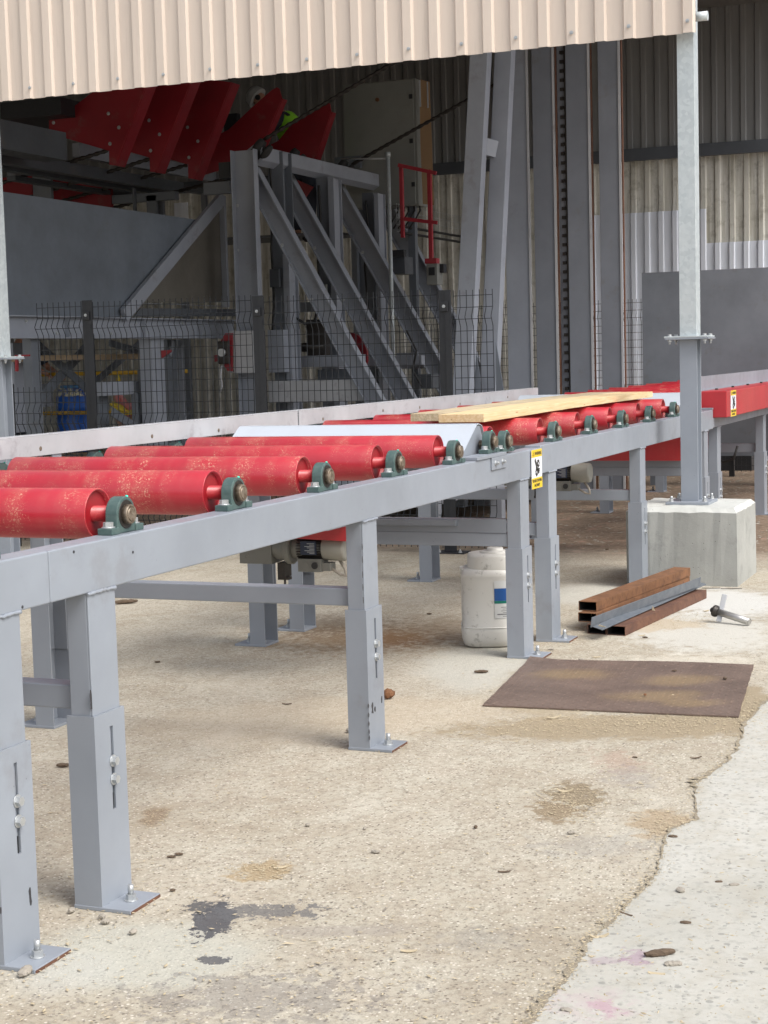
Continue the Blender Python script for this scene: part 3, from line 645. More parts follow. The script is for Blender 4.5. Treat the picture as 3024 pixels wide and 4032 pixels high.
def sign(t,x0,x1,z0,z1,y,small=False):
    """warning plate on a face pointing to -Y"""
    W=x1-x0;Hh=z1-z0
    s_=MB().box(x0,x1,y-.0015,y,z0,z1).build('warning_sign',SGW,t)
    MB().box(x0,x1,y-.0022,y-.0017,z1-Hh*.195,z1).build('yellow_band',SGY,s_)
    MB().box(x0,x1,y-.0022,y-.0017,z0,z0+Hh*.275).build('yellow_band',SGY,s_)
    def text(st,cx,cz,h,wd):
        cu=bpy.data.curves.new('lettering','FONT');cu.body=st;cu.size=1;cu.align_x='CENTER';cu.align_y='CENTER';cu.offset=.035
        tmp=bpy.data.objects.new('lettering',cu);COL.objects.link(tmp)
        bpy.context.view_layer.update();dg=bpy.context.evaluated_depsgraph_get();me=bpy.data.meshes.new_from_object(tmp.evaluated_get(dg))
        bpy.data.objects.remove(tmp);xs=[v.co.x for v in me.vertices];ys=[v.co.y for v in me.vertices]
        sx=wd/(max(xs)-min(xs));sy=h/(max(ys)-min(ys));mx=(max(xs)+min(xs))/2;my=(max(ys)+min(ys))/2
        W0=Vector(t['_w'])
        for v in me.vertices: v.co=Vector((cx+(v.co.x-mx)*sx,y-.0028,cz+(v.co.y-my)*sy))-W0
        me.materials.clear();me.materials.append(SGK);o=bpy.data.objects.new('lettering',me);COL.objects.link(o);o.parent=s_
    text('WARNING',x0+W*.615,z1-Hh*.10,Hh*.095,W*.66)
    text('BEWARE OF MOVING',x0+W*.5,z0+Hh*.200,Hh*.082,W*.88)
    text('MACHINERY',x0+W*.5,z0+Hh*.085,Hh*.078,W*.54)
    # triangle with exclamation mark
    m=MB();ax,az=x0+W*.17,z1-Hh*.155;ww=W*.17;th=Hh*.12
    def tri(sc,d): return [(ax-ww/2*sc,az+th*(1-sc)*.33),(ax+ww/2*sc,az+th*(1-sc)*.33),(ax,az+th*(.33+.67*sc))]
    m.prism(tri(1,0),'y',y-.0024,y-.0030);k1=m.build('triangle',SGK,s_)
    m=MB();m.prism(tri(.68,0),'y',y-.0031,y-.0034);m.build('triangle_fill',SGY,s_)
    m=MB().box(ax-W*.008,ax+W*.008,y-.0038,y-.0035,az+th*.28,az+th*.62).box(ax-W*.008,ax+W*.008,y-.0038,y-.0035,az+th*.17,az+th*.23);m.build('exclamation_mark',SGK,s_)
    # hand drawn into two gear wheels
    m=MB();cx,cz=x0+W*.5,z0+Hh*.53
    def gear(gx,gz,r,n=9):
        P=[]
        for i in range(n*4):
            a=2*math.pi*i/(n*4);q=r if (i%4) in (0,1) else r*.80;P.append((gx+q*W*1.0*math.cos(a),gz+q*W*1.0*math.sin(a)))
        m.prism(P,'y',y-.0024,y-.0029)
    gear(cx+W*.13,cz+Hh*.10,.125);gear(cx-W*.04,cz-Hh*.115,.125)
    m.prism([(cx-W*.16,cz+Hh*.25),(cx-W*.02,cz+Hh*.12),(cx+W*.03,cz-Hh*.0),(cx-W*.08,cz-Hh*.02),(cx-W*.12,cz-Hh*.05),(cx-W*.10,cz+Hh*.05),(cx-W*.22,cz+Hh*.19)],'y',y-.0030,y-.0034)
    for k,(a,b_) in enumerate(((.26,-.05),(.24,-.10),(.20,-.145),(.13,-.16))):
        p=(cx+W*.02,cz-Hh*.02);q=(cx+W*a,cz+Hh*b_);dx,dz=q[0]-p[0],q[1]-p[1];l=math.hypot(dx,dz);nx,nz=-dz/l*.004*W/.22,dx/l*.004*W/.22
        m.prism([(p[0]-nx,p[1]-nz),(p[0]+nx,p[1]+nz),(q[0]+nx,q[1]+nz),(q[0]-nx,q[1]-nz)],'y',y-.0035,y-.0039)
    m.build('pictogram',SGK,s_)
    m=MB()
    for gx,gz in ((cx+W*.13,cz+Hh*.10),(cx-W*.04,cz-Hh*.115)): m.cyl((gx,y-.0030,gz),(gx,y-.0033,gz),.035*W,12)
    m.build('gear_holes',SGW,s_)
SGW=N('sign_white').out((.78,.80,.86),.35);SGY=N('sign_yellow').out((.80,.56,.03),.35);SGK=N('sign_black').out((.03,.028,.025),.5)

Z1=1.089;Z2=1.100
# segment that runs out of the frame at the left
t0=thing('roller_conveyor','near end of the grey roller conveyor line that runs out of the left edge','conveyor',(2.5,3.4,0),'segments of the roller conveyor line')
side_beams(t0,.6,3.8655,Z1);
for X in (3.559,):
    leg(t0,X,-1,Z1-.147,.586);leg(t0,X,1,Z1-.147,.586)
rail(t0,3.60);guide(t0,.6,3.86,(3.5,))
MB().box(3.70,3.80,Y0+BW,YF-BW,1.02,1.086).build('cross_beam',GREYB,t0,.004)
for k in range(3):
    X=3.587-.75*k
    if X>1.5: roller(t0,X,Z1+.0565);bearing(t0,X,Z1);bearing(t0,X,Z1,True)
# first full segment
t1=thing('roller_conveyor','grey conveyor segment with dusty red rollers, in front of the white jerrycan','conveyor',(6.2,3.4,0),'segments of the roller conveyor line')
side_beams(t1,3.8675,8.585,Z1)
for X in (4.047,6.091,8.200):
    zs=.580 if X<8 else .582
    leg(t1,X,-1,Z1-.147,zs);leg(t1,X,1,Z1-.147,zs)
rail(t1,4.09);rail(t1,6.13);rail(t1,8.215)
guide(t1,3.865,8.742,(4.9,6.2,7.5))
XR=[4.337,5.085,5.834,6.588,7.345]
for X in XR: roller(t1,X,Z1+.0565);bearing(t1,X,Z1);bearing(t1,X,Z1,True)
# raised spacer bracket that carries two bearings
b_=MB().box(7.515,7.97,Y0-.008,Y0+BW,Z1+.001,Z1+.017).box(7.735,7.97,Y0-.008,Y0-.001,Z1-.062,Z1+.0005).build('spacer_bracket',GREY,t1,.002)
for x in (7.79,7.90): bolt(MB(),(x,Y0-.008,Z1-.028),(0,-1,0),.011,.010,.006).build('bolt',STEEL,b_)
bearing(t1,7.87,Z1+.017)
cover(t1,7.60,7.87,1.108,1.255)
MB().box(7.715,7.775,3.0,3.9,1.02,1.10).build('chain_rail',GREYB,t1)
roller(t1,8.115,Z2+.0505);bearing(t1,8.112,Z1+.006)
gear_motor(t1,7.50,3.40,.655)
m=MB().box(6.9,6.96,3.86,3.92,.64,.67).build('red_stop',RED2,t1)
m=MB();m.prism([(3.25,.78),(3.56,.71),(3.25,.70)],'x',7.42,7.50);m.build('chain_guard',RED2,t1)
m=MB().box(7.2,7.6,3.25,3.9,.775,.80);m.build('motor_mount',GREYB,t1)
m=MB().box(8.18,8.22,2.95,4.1,.70,.73).build('angle_bar',GREYB,t1)
MB().box(8.211,8.217,Y0+.08,YF-.08,.663,.735).box(8.217,8.27,Y0+.08,YF-.08,.729,.735).build('angle_bar',GREYB,t1)
sign(t1,8.395,8.584,.877,1.085,Y0-.006)
# second segment
t2=thing('roller_conveyor','grey conveyor segment carrying the pine boards behind the concrete block','conveyor',(11,3.4,0),'segments of the roller conveyor line')
side_beams(t2,8.587,13.415,Z2,Z1-.143)
for X in (8.7186,10.87,13.04):
    leg(t2,X,-1,Z1-.143,.580);leg(t2,X,1,Z1-.143,.580)
rail(t2,8.74);rail(t2,10.89);rail(t2,13.06);
MB().box(13.05,13.056,Y0+.08,YF-.08,.663,.712).box(13.056,13.11,Y0+.08,YF-.08,.706,.712).build('angle_bar',GREYB,t2)
guide(t2,8.76,13.56,(9.4,10.7,12.1))
for X in (9.015,9.802,10.592,11.378,12.165): roller(t2,X,Z2+.0545);bearing(t2,X,Z2);bearing(t2,X,Z2,True)
cover(t2,12.55,12.82,1.12,1.262);bearing(t2,12.83,Z2)
gear_motor(t2,10.40,2.93,.815)
MB().box(10.3,10.6,3.0,3.6,.905,.93).build('motor_mount',GREYB,t2)
MB().box(13.36,13.414,Y0-.003,Y0+.09,1.103,1.118).build('end_cap',GREY,t2)
# third segment with the red chain guard
t3=thing('roller_conveyor','conveyor segment with long red chain guard and deep red panels below, right edge','conveyor',(16,3.4,0),'segments of the roller conveyor line')
MB().box(13.417,19.6,Y0,Y0+BW,.955,1.035).build('side_beam',GREY,t3,.004);MB().box(13.417,19.6,YF-BW,YF,.955,1.10).build('side_beam',GREY,t3,.004)
for X in (13.575,15.86,18.3):
    leg(t3,X,-1,.955,.577 if X<15 else .605);leg(t3,X,1,.955,.58)
rail(t3,13.60);rail(t3,15.9,.60,.68)
for k in range(8):
    X=13.42+.78*k;roller(t3,X,1.165,2.80,4.055,RED)
gb=MB().box(13.44,19.55,2.490,2.72,1.036,1.250).build('chain_guard',RED2,t3,.006)
MB().box(13.43,19.5,2.722,2.728,1.255,1.37).box(13.43,19.5,2.70,2.722,1.251,1.258).build('guard_rail',GREY,t3)
for k in range(7): bolt(MB(),(13.9+.75*k,2.66,1.25),(0,0,1),.012,.01).build('guard_bolt',DARKST,t3)
sign(t3,13.60,13.84,1.035,1.249,2.4885)
MB().box(13.9,13.96,2.93,3.42,.62,.95).box(14.9,15.2,2.9,3.5,.70,.95).box(13.97,15.9,3.45,3.5,.70,.95).build('red_panel',RED2,t3)
MB().box(12.95,13.0,2.72,3.66,.72,.93).build('red_panel',RED2,t3)
m=MB();m.tube([(15.3,3.0,.70),(15.28,2.95,.60),(15.25,2.86,.55),(15.2,2.76,.58),(15.2,2.72,.70)],.012,8);m.build('cable',RUBBER,t3)
# chipped and worn paint on the near legs
def chip(t,P,y,name='paint_chip'):
    rr=random.Random(len(P)+int(P[0][0]))
    Q=[]
    for (u0,v0,w0) in P: Q.append((u0-w0/2,v0))
    for (u0,v0,w0) in P[::-1]: Q.append((u0+w0/2,v0))
    W=[onY(a,b,y) for a,b in Q];m=MB();m.prism([(p.x,p.z) for p in W],'y',y-.0005,y);m.build(name,CHIPM,t)
CHIPM=N('bare_dark_steel').out((.035,.035,.04),.5)
ys=Y0-.0082
chip(t0,[(118,3494,4),(117,3510,9),(119,3530,7),(121,3550,9),(121,3565,4)],ys);chip(t0,[(3,3572,4),(2,3585,8),(3,3598,4)],ys)
chip(t1,[(1467,2766,4),(1466,2780,7),(1467,2792,4),(1467,2808,8)],ys);chip(t1,[(1477,2782,4),(1476,2792,7),(1477,2802,4)],ys);chip(t1,[(1503,2741,3),(1503,2755,5),(1503,2768,3)],ys)
for v in (2770,2806,2840,2872,2896): chip(t1,[(1450+(v-2770)*.028,v,2),(1451+(v-2770)*.028,v+8,5),(1451+(v-2770)*.028,v+18,2)],ys)
chip(t1,[(356,2716,4),(357,2740,9),(359,2765,6),(360,2792,8)],Y0-.0005)
for v in (2140,2190,2250,2300,2350): chip(t1,[(1425+(v-2130)*.02,v,2),(1426+(v-2130)*.02,v+14,4),(1426+(v-2130)*.02,v+26,2)],Y0-.0005)
chip(t1,[(232,3186,3),(236,3187,5),(240,3188,2)],ys)
# screw stubs and knocks along the side beam
for u,v in ((290,2173),(523,2174),(88,2390),(1088,2340)): 
    c=onY(u,v,Y0);
    if Z1-.147<c.z<Z1: MB().cyl((c.x,Y0,c.z),(c.x,Y0-.0012,c.z),.0045,8).build('beam_mark',CHIPM,t1)
# the two boards on the rollers
def board(x0,y0,x1,y1,wd,z0,th,name,label,mat=None):
    d=Vector((x1-x0,y1-y0,0));L=d.length;a=math.atan2(d.y,d.x)
    m=MB();n=24;rr=random.Random(int(x0*100));M=Matrix.Translation((x0,y0,z0))@Matrix.Rotation(a,4,'Z')
    vs=[];
    for k in range(n+1):
        x=L*k/n;w0=rr.uniform(-.0015,.0015);b=.006*math.sin(k/n*3.1)
        for yy_,zz_ in ((0,0),(wd,0),(wd,th),(0,th)): vs.append(M@Vector((x,yy_+w0,zz_+b+rr.uniform(-.0008,.0008))))
    fs=[(0,3,2,1),(4*n,4*n+1,4*n+2,4*n+3)]
    for k in range(n):
        for j in range(4): fs.append((4*k+j,4*k+(j+1)%4,4*k+4+(j+1)%4,4*k+4+j))
    m.add(vs,fs);tag(m.build(name,mat or WOOD,bev=.002,org=(x0,y0,z0)),label,'timber board','pine boards lying on the rollers')
zr=Z2+.0545+RR
board(8.43,2.862,12.52,2.885,.26,zr+.003,.044,'pine_board','sawn pine board on the red rollers, the one nearest the bearings')
board(8.64,3.128,12.62,3.16,.24,zr+.003,.044,'pine_board','greyer sawn pine board on the red rollers, the one on the far side',WOODG)
# ------------------------------------------------------------------ safety fence in front of the machine
def mesh_panel(t,x,ya,yb,z0,z1,dy=.0545,dz=.0935,fold=True,r=.0036,name='mesh_panel',mat=None,folds=(2,4)):
    m=MB();n=max(1,round((yb-ya)/dy));zs=[];z=z1-.045
    while z>z0+.03: zs.append(z);z-=dz
    zs.append(z0+.02)
    def xo(z):
        # V folds: two near the top, one near the bottom
        o=0
        for c in ([z1-.215,] if True else []):
            d=abs(z-c)
            if d<.075:o-=.045*(1-d/.075)
        for c in (z0+1.05,z0+.22):
            d=abs(z-c)
            if d<.075:o-=.045*(1-d/.075)
        return x+o
    brk=sorted(set([z0,z1]+[c+d for c in (z1-.215,z0+1.05,z0+.22) for d in (-.075,0,.075)]))
    brk=[z for z in brk if z0<=z<=z1]
    for k in range(n+1):
        y=ya+(yb-ya)*k/n
        m.tube([(xo(z),y,z) for z in brk],r,4,False)
    for z in zs: m.tube([(xo(z)-.004,ya,z),(xo(z)-.004,yb,z)],r,4,False)
    return m.build(name,mat or WIRE,t)
XF=12.56
fy=[7.905,6.235,4.567]
t=thing('mesh_fence','front anthracite wire mesh fence, the tall one directly behind the roller conveyor','fence',(XF,6,0))
for y,h in zip(fy,(2.165,2.14,2.12)):
    P=MB().box(XF-.02,XF+.03,y-.02,y+.055,.01,h).box(XF-.032,XF-.02,y-.055,y+.0,.01,h-.0).build('fence_post',BLACK,t,.003)
    MB().box(XF-.1,XF+.08,y-.14,y+.11,0,.01).build('base_plate',BLACK,P)
    for z in (h-.125,1.0,.2):
        m=MB().box(XF-.05,XF-.033,y-.032,y+.032,z-.045,z+.03);m.build('clamp',BLACK,P,.004)
        m=MB();bolt(m,(XF-.05,y,z-.005),(-1,0,0),.010,.008);m.build('bolt',STEEL,P)
    for sy in (-.1,.08):
        m=MB();bolt(m,(XF-.07,y+sy,.01),(0,0,1),.012,.012,.01);m.build('anchor_bolt',STEEL,P)
mesh_panel(t,XF,7.98,8.44,.06,2.16);mesh_panel(t,XF,6.31,7.86,.04,2.15);mesh_panel(t,XF,4.64,6.19,.04,2.13);mesh_panel(t,XF,4.172,4.50,.04,2.115)
t=thing('mesh_fence','short low wire mesh panel behind the left building column','fence',(XF-.2,8.5,0))
mesh_panel(t,XF-.2,7.95,8.60,.06,1.42,.06)
MB().box(XF-.23,XF-.17,8.60,8.66,0,1.45).build('fence_post',BLACK,t)
t=thing('mesh_fence','rear wire mesh fence running across in front of the back wall','fence',(20.6,5,0))
for a,b in ((1.3,3.75),(3.78,6.2),(6.23,8.7)): mesh_panel(t,20.6,a,b,.06,2.24,.055)
for y in (3.765,6.215): MB().box(20.6,20.66,y-.03,y+.03,0,2.3).build('fence_post',BLACK,t)
# ------------------------------------------------------------------ I sections
def I(b,h,tf=.014,tw=.009):
    # profile for MB.sweep: first axis = across flanges, second = depth
    return [(-b/2,-h/2),(b/2,-h/2),(b/2,-h/2+tf),(tw/2,-h/2+tf),(tw/2,h/2-tf),(b/2,h/2-tf),(b/2,h/2),(-b/2,h/2),(-b/2,h/2-tf),(-tw/2,h/2-tf),(-tw/2,-h/2+tf),(-b/2,-h/2+tf)]
def RH(b,h): return [(-b/2,-h/2),(b/2,-h/2),(b/2,h/2),(-b/2,h/2)]
def isec(p,q,b,h,up,name,mat,t,bev=.003): 
    return MB().sweep(I(b,h),p,q,up).build(name,mat,t,bev)
MG=paint('machine_grey',(.30,.325,.375),.42,.07,.3);MG2=paint('machine_grey_shaded',(.15,.168,.195),.45,.08,.35)  # second grey is the first one darkened, shade of deep parts in the colour
# four tall columns: flange towards the camera
t=thing('column_row','row of four tall grey steel I columns rising behind the boards','steel frame',(17.6,5.2,0))
XC=17.6
MG3=paint('column_grey_shaded',(.20,.217,.25),.4,.08,.3)  # same machine grey darkened to put shade on the other columns
for u0,u1,ue in ((1992,2088,2106),(2106,2190,2212),(2238,2328,2346),(2364,2447,2462)):
    a=onX(u0,1000,XC);b=onX(u1,1000,XC)
    y0=b.y;y1=a.y
    C_=MB().box(XC,XC+.016,y0,y1,0,6.0).build('column',MG if u0==1992 else MG3,t,.003)
    # web and rear flange, edge visible as a pale line on the right
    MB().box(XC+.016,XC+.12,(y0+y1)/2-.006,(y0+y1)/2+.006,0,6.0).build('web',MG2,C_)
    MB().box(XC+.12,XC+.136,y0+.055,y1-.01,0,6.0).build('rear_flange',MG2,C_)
    MB().box(XC-.012,XC-.0,y0-.012,y0+.012,0,6.0).build('edge_strip',GUIDE,C_)
    if u0 in (2106,2238,2364): MB().box(XC+.02,XC+.06,y0-.024,y0-.012,0,6.0).build('rusty_edge',RUST2,C_)
a=onX(2222,1000,XC+.05)
m=MB();
for k in range(58): m.box(XC+.05,XC+.08,a.y-.02,a.y+.02,.3+k*.098,.3+k*.098+.035)
m.build('chain_links',DARKST,t)
MB().box(XC+.04,XC+.05,a.y-.06,a.y-.03,0,6).build('chain_guide',DARKST,t)
MB().box(XC+.09,XC+.10,a.y-.04,a.y+.06,0,6).build('chain_backing',MG,t)
# two leaning box posts joined by a short strut
XL=16.4
t=thing('leaning_frame','pair of pale grey box posts leaning against each other left of the tall columns','steel frame',(XL,6,0))
for (ta,tb,ba,bb,X) in ((1862,1925,1788,1862,XL),(1965,2012,1892,1962,XL+.25)):
    p=onX((ta+tb)/2,215,X);q=onX((ba+bb)/2,1530,X);d=(q-p)
    q2=p+d*((p.z-.0)/(p.z-q.z));w=abs(onX(ba,1400,X).y-onX(bb,1400,X).y)
    top=p-d*.55;MB().sweep(RH(w*.92,.14),q2,top,up=(1,0,0)).build('leaning_post',MG,t,.006)
p=onX(1895,575,XL+.1);q=onX(1950,590,XL+.2);MB().sweep(RH(.10,.17),p,q,up=(0,0,1)).build('strut',MG,t)
for (u,v) in ((1870,1500),(1955,1500)):
    q=onX(u,1345,XL+.12);m=MB();m.prism([(q.y,q.z),(q.y-.17,0.55),(q.y+.02,.55)],'x',XL+.1,XL+.115);m.build('gusset',MG2,t)
# ------------------------------------------------------------------ main machine frame with the four raking struts
XS=[17.5,18.75,20.15,21.35]
# top beam runs along X
YT=onX(1010,640,17.5).y
t=thing('machine_frame','grey machine frame with sloping top beam carried on four raking I section struts','machine',(17.5,YT,0))
zt=onX(1020,610,17.4).z
p=Vector((17.25,YT,zt-.10));q=Vector((21.75,YT,onY(1530,745,YT).z+.02))
_p=[onX(u_,v_,17.35) for u_,v_ in ((998,569),(1032,576),(1034,630),(1008,652),(968,594))]
MB().prism([(a.y,a.z) for a in _p],'x',17.35,21.85).build('top_beam',MG,t,.006)
MB().prism([(a.y*.7+_p[0].y*0+.3*sum(q.y for q in _p)/5,a.z*.7+.3*sum(q.z for q in _p)/5) for a in _p],'x',17.335,17.3499).build('end_shade',BLACK,t)  # black patch on a solid end paints the shade of a hollow section
tops=[(990,640),(1150,700),(1345,745),(1505,785)];feet=[(1492,1572),(1640,1535),(1775,1500),(1880,1330)]
tops=[(995,690),(1126,715),(1322,750),(1501,790)];feet=[(1272,1200),(1395,1200),(1576,1200),(1730,1200)]
for X,(a,b),(c,d) in zip(XS,tops,feet):
    p=onX(a,b,X);q=onX(c,d,X);e=q-p;q2=p+e*((p.z-.05)/(p.z-q.z));p2=p-e.normalized()*.05
    n_=e.normalized().cross(Vector((1,0,0)))
    MB().sweep(I(.13,.205*X/17.5,.016,.01),p2,q2,up=n_).build('raking_strut',MG,t,.003)
# hubs on the top beam
for (u,v),X in zip(((1035,590),(1168,625),(1360,665),(1530,705)),XS):
    c=onX(u,v,X-.1);ax=Vector((.15,-.75,-.62)).normalized()
    m=MB();m.lathe([(.075,-.10),(.095,-.095),(.095,-.02),(.05,-.01),(.05,.03),(.10,.035),(.10,.07),(.03,.08)],c,ax,20);m.build('guide_roller',RUBBER,t)
# vertical columns of the frame
def vcol(u0,u1,v0,X,mat=MG,z0=0,web=True,name='column',d=.24,flip=False):
    a=onX(u0,v0,X);b=onX(u1,v0,X);y1,y0=a.y,b.y;zt_=a.z
    m=MB();m.box(X,X+.014,y0,y1,z0,zt_).box(X+d,X+d+.014,y0,y1,z0,zt_).box(X+.014,X+d,(y0+y1)/2-.005,(y0+y1)/2+.005,z0,zt_)
    return m.build(name,mat,t,.002)
def ucol(u0,u1,v0,v1,X,mat,d=.14):
    # channel seen into its open side: web at the back, two lips
    a=onX(u0,v0,X);b=onX(u1,v0,X);zb=onX(u0,v1,X).z if v1 else 0
    m=MB();m.box(X+d-.01,X+d,b.y,a.y,zb,a.z).box(X,X+d-.01,a.y-.01,a.y,zb,a.z).box(X,X+d-.01,b.y,b.y+.01,zb,a.z);return m.build('column',mat,t,.002)
C1=ucol(905,997,592,None,17.2,MG,.11)
a=onX(905,592,17.2)
for v in (810,985,1155,1300):
    c=onX(935,v,17.30);m=MB();bolt(m,(17.30,c.y,c.z),(-1,0,0),.016,.014);m.build('bolt',STEEL,C1)
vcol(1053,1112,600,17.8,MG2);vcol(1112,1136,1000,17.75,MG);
vcol(1243,1290,700,19.0,MG2);vcol(1290,1312,700,18.95,MG);vcol(1425,1468,760,20.4,MG2);vcol(1472,1488,760,20.3,MG)
# clamp box and lower leg on the first column
def boxpx(u0,v0,u1,v1,X,d,name,mat,par=None,bev=.003):
    a=onX(u0,v0,X);b=onX(u1,v1,X);return MB().box(X,X+d,min(a.y,b.y),max(a.y,b.y),min(a.z,b.z),max(a.z,b.z)).build(name,mat,par or t,bev)
boxpx(917,1304,998,1468,17.05,.13,'clamp_box',GUIDE);boxpx(902,1304,917,1312,17.05,.13,'clamp_lip',GUIDE);boxpx(902,1460,917,1468,17.05,.13,'clamp_lip',GUIDE)
boxpx(1053,1300,1118,1466,17.6,.2,'clamp_box',MG)
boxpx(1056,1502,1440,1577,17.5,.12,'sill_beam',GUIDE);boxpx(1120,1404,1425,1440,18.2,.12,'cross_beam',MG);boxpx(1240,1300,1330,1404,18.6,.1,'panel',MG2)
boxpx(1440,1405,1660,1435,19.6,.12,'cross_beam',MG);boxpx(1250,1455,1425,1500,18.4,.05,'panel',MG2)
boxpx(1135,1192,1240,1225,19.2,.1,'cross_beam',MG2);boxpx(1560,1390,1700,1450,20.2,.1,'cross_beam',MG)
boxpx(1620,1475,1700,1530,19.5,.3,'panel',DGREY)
# red flange pieces between the columns
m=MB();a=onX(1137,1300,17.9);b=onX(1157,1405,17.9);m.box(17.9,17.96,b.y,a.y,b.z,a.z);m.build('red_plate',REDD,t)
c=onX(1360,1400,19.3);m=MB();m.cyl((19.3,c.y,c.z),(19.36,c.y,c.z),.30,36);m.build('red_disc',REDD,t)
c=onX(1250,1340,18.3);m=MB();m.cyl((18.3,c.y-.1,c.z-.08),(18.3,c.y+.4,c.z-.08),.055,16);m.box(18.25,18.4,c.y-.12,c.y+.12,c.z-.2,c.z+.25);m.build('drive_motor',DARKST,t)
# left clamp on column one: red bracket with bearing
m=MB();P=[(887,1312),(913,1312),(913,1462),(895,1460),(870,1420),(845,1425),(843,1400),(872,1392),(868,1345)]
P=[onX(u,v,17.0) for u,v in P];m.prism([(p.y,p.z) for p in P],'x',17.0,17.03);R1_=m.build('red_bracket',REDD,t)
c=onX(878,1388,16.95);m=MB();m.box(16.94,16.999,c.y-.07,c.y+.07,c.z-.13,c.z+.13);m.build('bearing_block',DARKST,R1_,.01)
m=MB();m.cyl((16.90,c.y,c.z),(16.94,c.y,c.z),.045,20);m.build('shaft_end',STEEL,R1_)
m=MB();m.tube([onX(872,1440,16.95),onX(868,1480,16.95),onX(874,1520,16.95),onX(866,1545,16.95)],.014,8);m.build('tie_strap',GUIDE,R1_)
# ------------------------------------------------------------------ left infeed frame: long beam along X with big hopper plate above
YL=9.35
t=thing('infeed_frame','long grey infeed frame with X bracing and a big dark plate above, left','machine',(14,YL,0))
def yb(u0,v0,u1,v1,Y,d,name,mat,bev=.003):
    a=onY(u0,v0,Y);b=onY(u1,v1,Y);return MB().box(min(a.x,b.x),max(a.x,b.x),Y,Y+d,min(a.z,b.z),max(a.z,b.z)).build(name,mat,t,bev)
xa=12.95;xb=onY(922,1300,YL).x
zt_=onY(480,1256,YL).z;zb_=onY(480,1328,YL).z
m=MB().box(xa,xb,YL,YL+.012,zb_,zt_).box(xa,xb,YL-.07,YL+.09,zt_,zt_+.014).box(xa,xb,YL-.07,YL+.09,zb_-.014,zb_);m.build('long_beam',MG,t,.002)
MB().box(xa-.11,xa,YL-.12,YL+.12,0,zt_+.04).build('end_leg',MG,t,.004)
for u in (130,):
    c=onY(u,1400,YL);MB().box(c.x,c.x+.16,YL+.02,YL+.12,0,zb_).build('leg',MG2,t,.003)
c=onY(600,1500,YL);MB().box(c.x,c.x+.28,YL-.005,YL+.007,0,zb_-.015).box(c.x,c.x+.012,YL+.007,YL+.15,0,zb_-.015).build('leg',MG,t,.003)
c=onY(665,1500,YL+.3);MB().box(c.x,c.x+.2,YL+.3,YL+.42,0,zb_-.015).build('leg',MG2,t,.003)
c=onY(720,1500,YL+.3);MB().box(c.x,c.x+.06,YL+.3,YL+.42,0,zb_-.015).build('leg',MG,t,.003)
# X bracing behind
YX=YL+.9
def bar(u0,v0,u1,v1,Y,w,mat=MG2,th=.012,name='brace'):
    p=onY(u0,v0,Y);q=onY(u1,v1,Y);MB().sweep(RH(th,w),p,q,up=(q-p).cross(Vector((0,1,0)))).build(name,mat,t)
bar(130,1340,375,1560,YX,.10);bar(360,1345,140,1590,YX+.02,.12);bar(430,1350,590,1395,YX,.08);bar(560,1345,380,1500,YX+.5,.09)
bar(440,1620,560,1700,YL+.2,.1);bar(700,1540,765,1690,YL+.5,.07)
bar(685,1345,672,1400,YL+.2,.05,MG,name='link')
yb(405,1505,596,1548,YL+.25,.1,'cross_rail',MG);yb(540,1548,600,1680,YL+.2,.08,'leg',MG2);yb(390,1548,432,1680,YL+.45,.08,'leg',MG2);yb(50,1350,110,1700,YX,.1,'leg',MG)
yb(570,1453,600,1500,YL+.25,.1,'bracket',MG2)
yb(135,1512,212,1600,YX+.4,.05,'rail_plate',MG)
# hopper plate: big dark sheet above the long beam
a=onY(0,768,YL);b=onY(772,865,YL);c=onY(470,1250,YL);d=onY(878,765,YL)
m=MB();zz=zt_+.015
m.prism([(xa-1.2,zz),(c.x,zz),(onY(800,850,YL).x,b.z-.0),(xa-1.2,b.z+.02)],'y',YL,YL+.012)
m.build('hopper_plate',HOP if 'HOP' in globals() else DGREY,t,.001)
# diagonal brace, post and infill of the triangular frame
bar(876,778,487,1243,YL-.05,.15,MG,.05,'diagonal');
yb(882,770,905,1210,YL-.05,.08,'frame_post',MG);yb(548,1192,885,1207,YL-.06,.03,'frame_rail',MG)
P=[(880,800),(880,1190),(560,1190)];P=[onY(u,v,YL+.02) for u,v in P]
m=MB();m.prism([(p.x,p.z) for p in P],'y',YL+.02,YL+.03);m.build('infill_sheet',OLIVE,t)
P=[(525,1215),(922,1218),(922,1246),(500,1248)];P=[onY(u,v,YL-.0) for u,v in P]
m=MB();m.prism([(p.x,p.z) for p in P],'y',YL-.09,YL-.08);m.build('sloping_sheet',DGREY,t)
# red brackets carrying a board at the left
a=onX(62,1398,12.9)
m=MB();P=[(58,1398),(112,1396),(112,1403),(80,1404),(66,1420),(66,1462),(59,1462)];P=[onX(u,v,12.80) for u,v in P];m.prism([(p.y,p.z) for p in P],'x',12.8,12.83);m.build('red_bracket',REDD,t)
m=MB();P=[(634,1380),(672,1378),(672,1385),(636,1410)];P=[onX(u,v,14.8) for u,v in P];m.prism([(p.y,p.z) for p in P],'x',14.8,14.83);m.build('red_bracket',REDD,t)
# timber slab lying across behind the brackets
t=None
m=MB();p=onY(85,1425,YL+.6);q=onY(600,1402,YL+.6);m.box(p.x,q.x,YL+.6,YL+.85,q.z-.03,q.z+.03)
tag(m.build('wood_slab',WOOD2),'long weathered wooden slab lying inside the infeed frame behind the mesh','timber board')
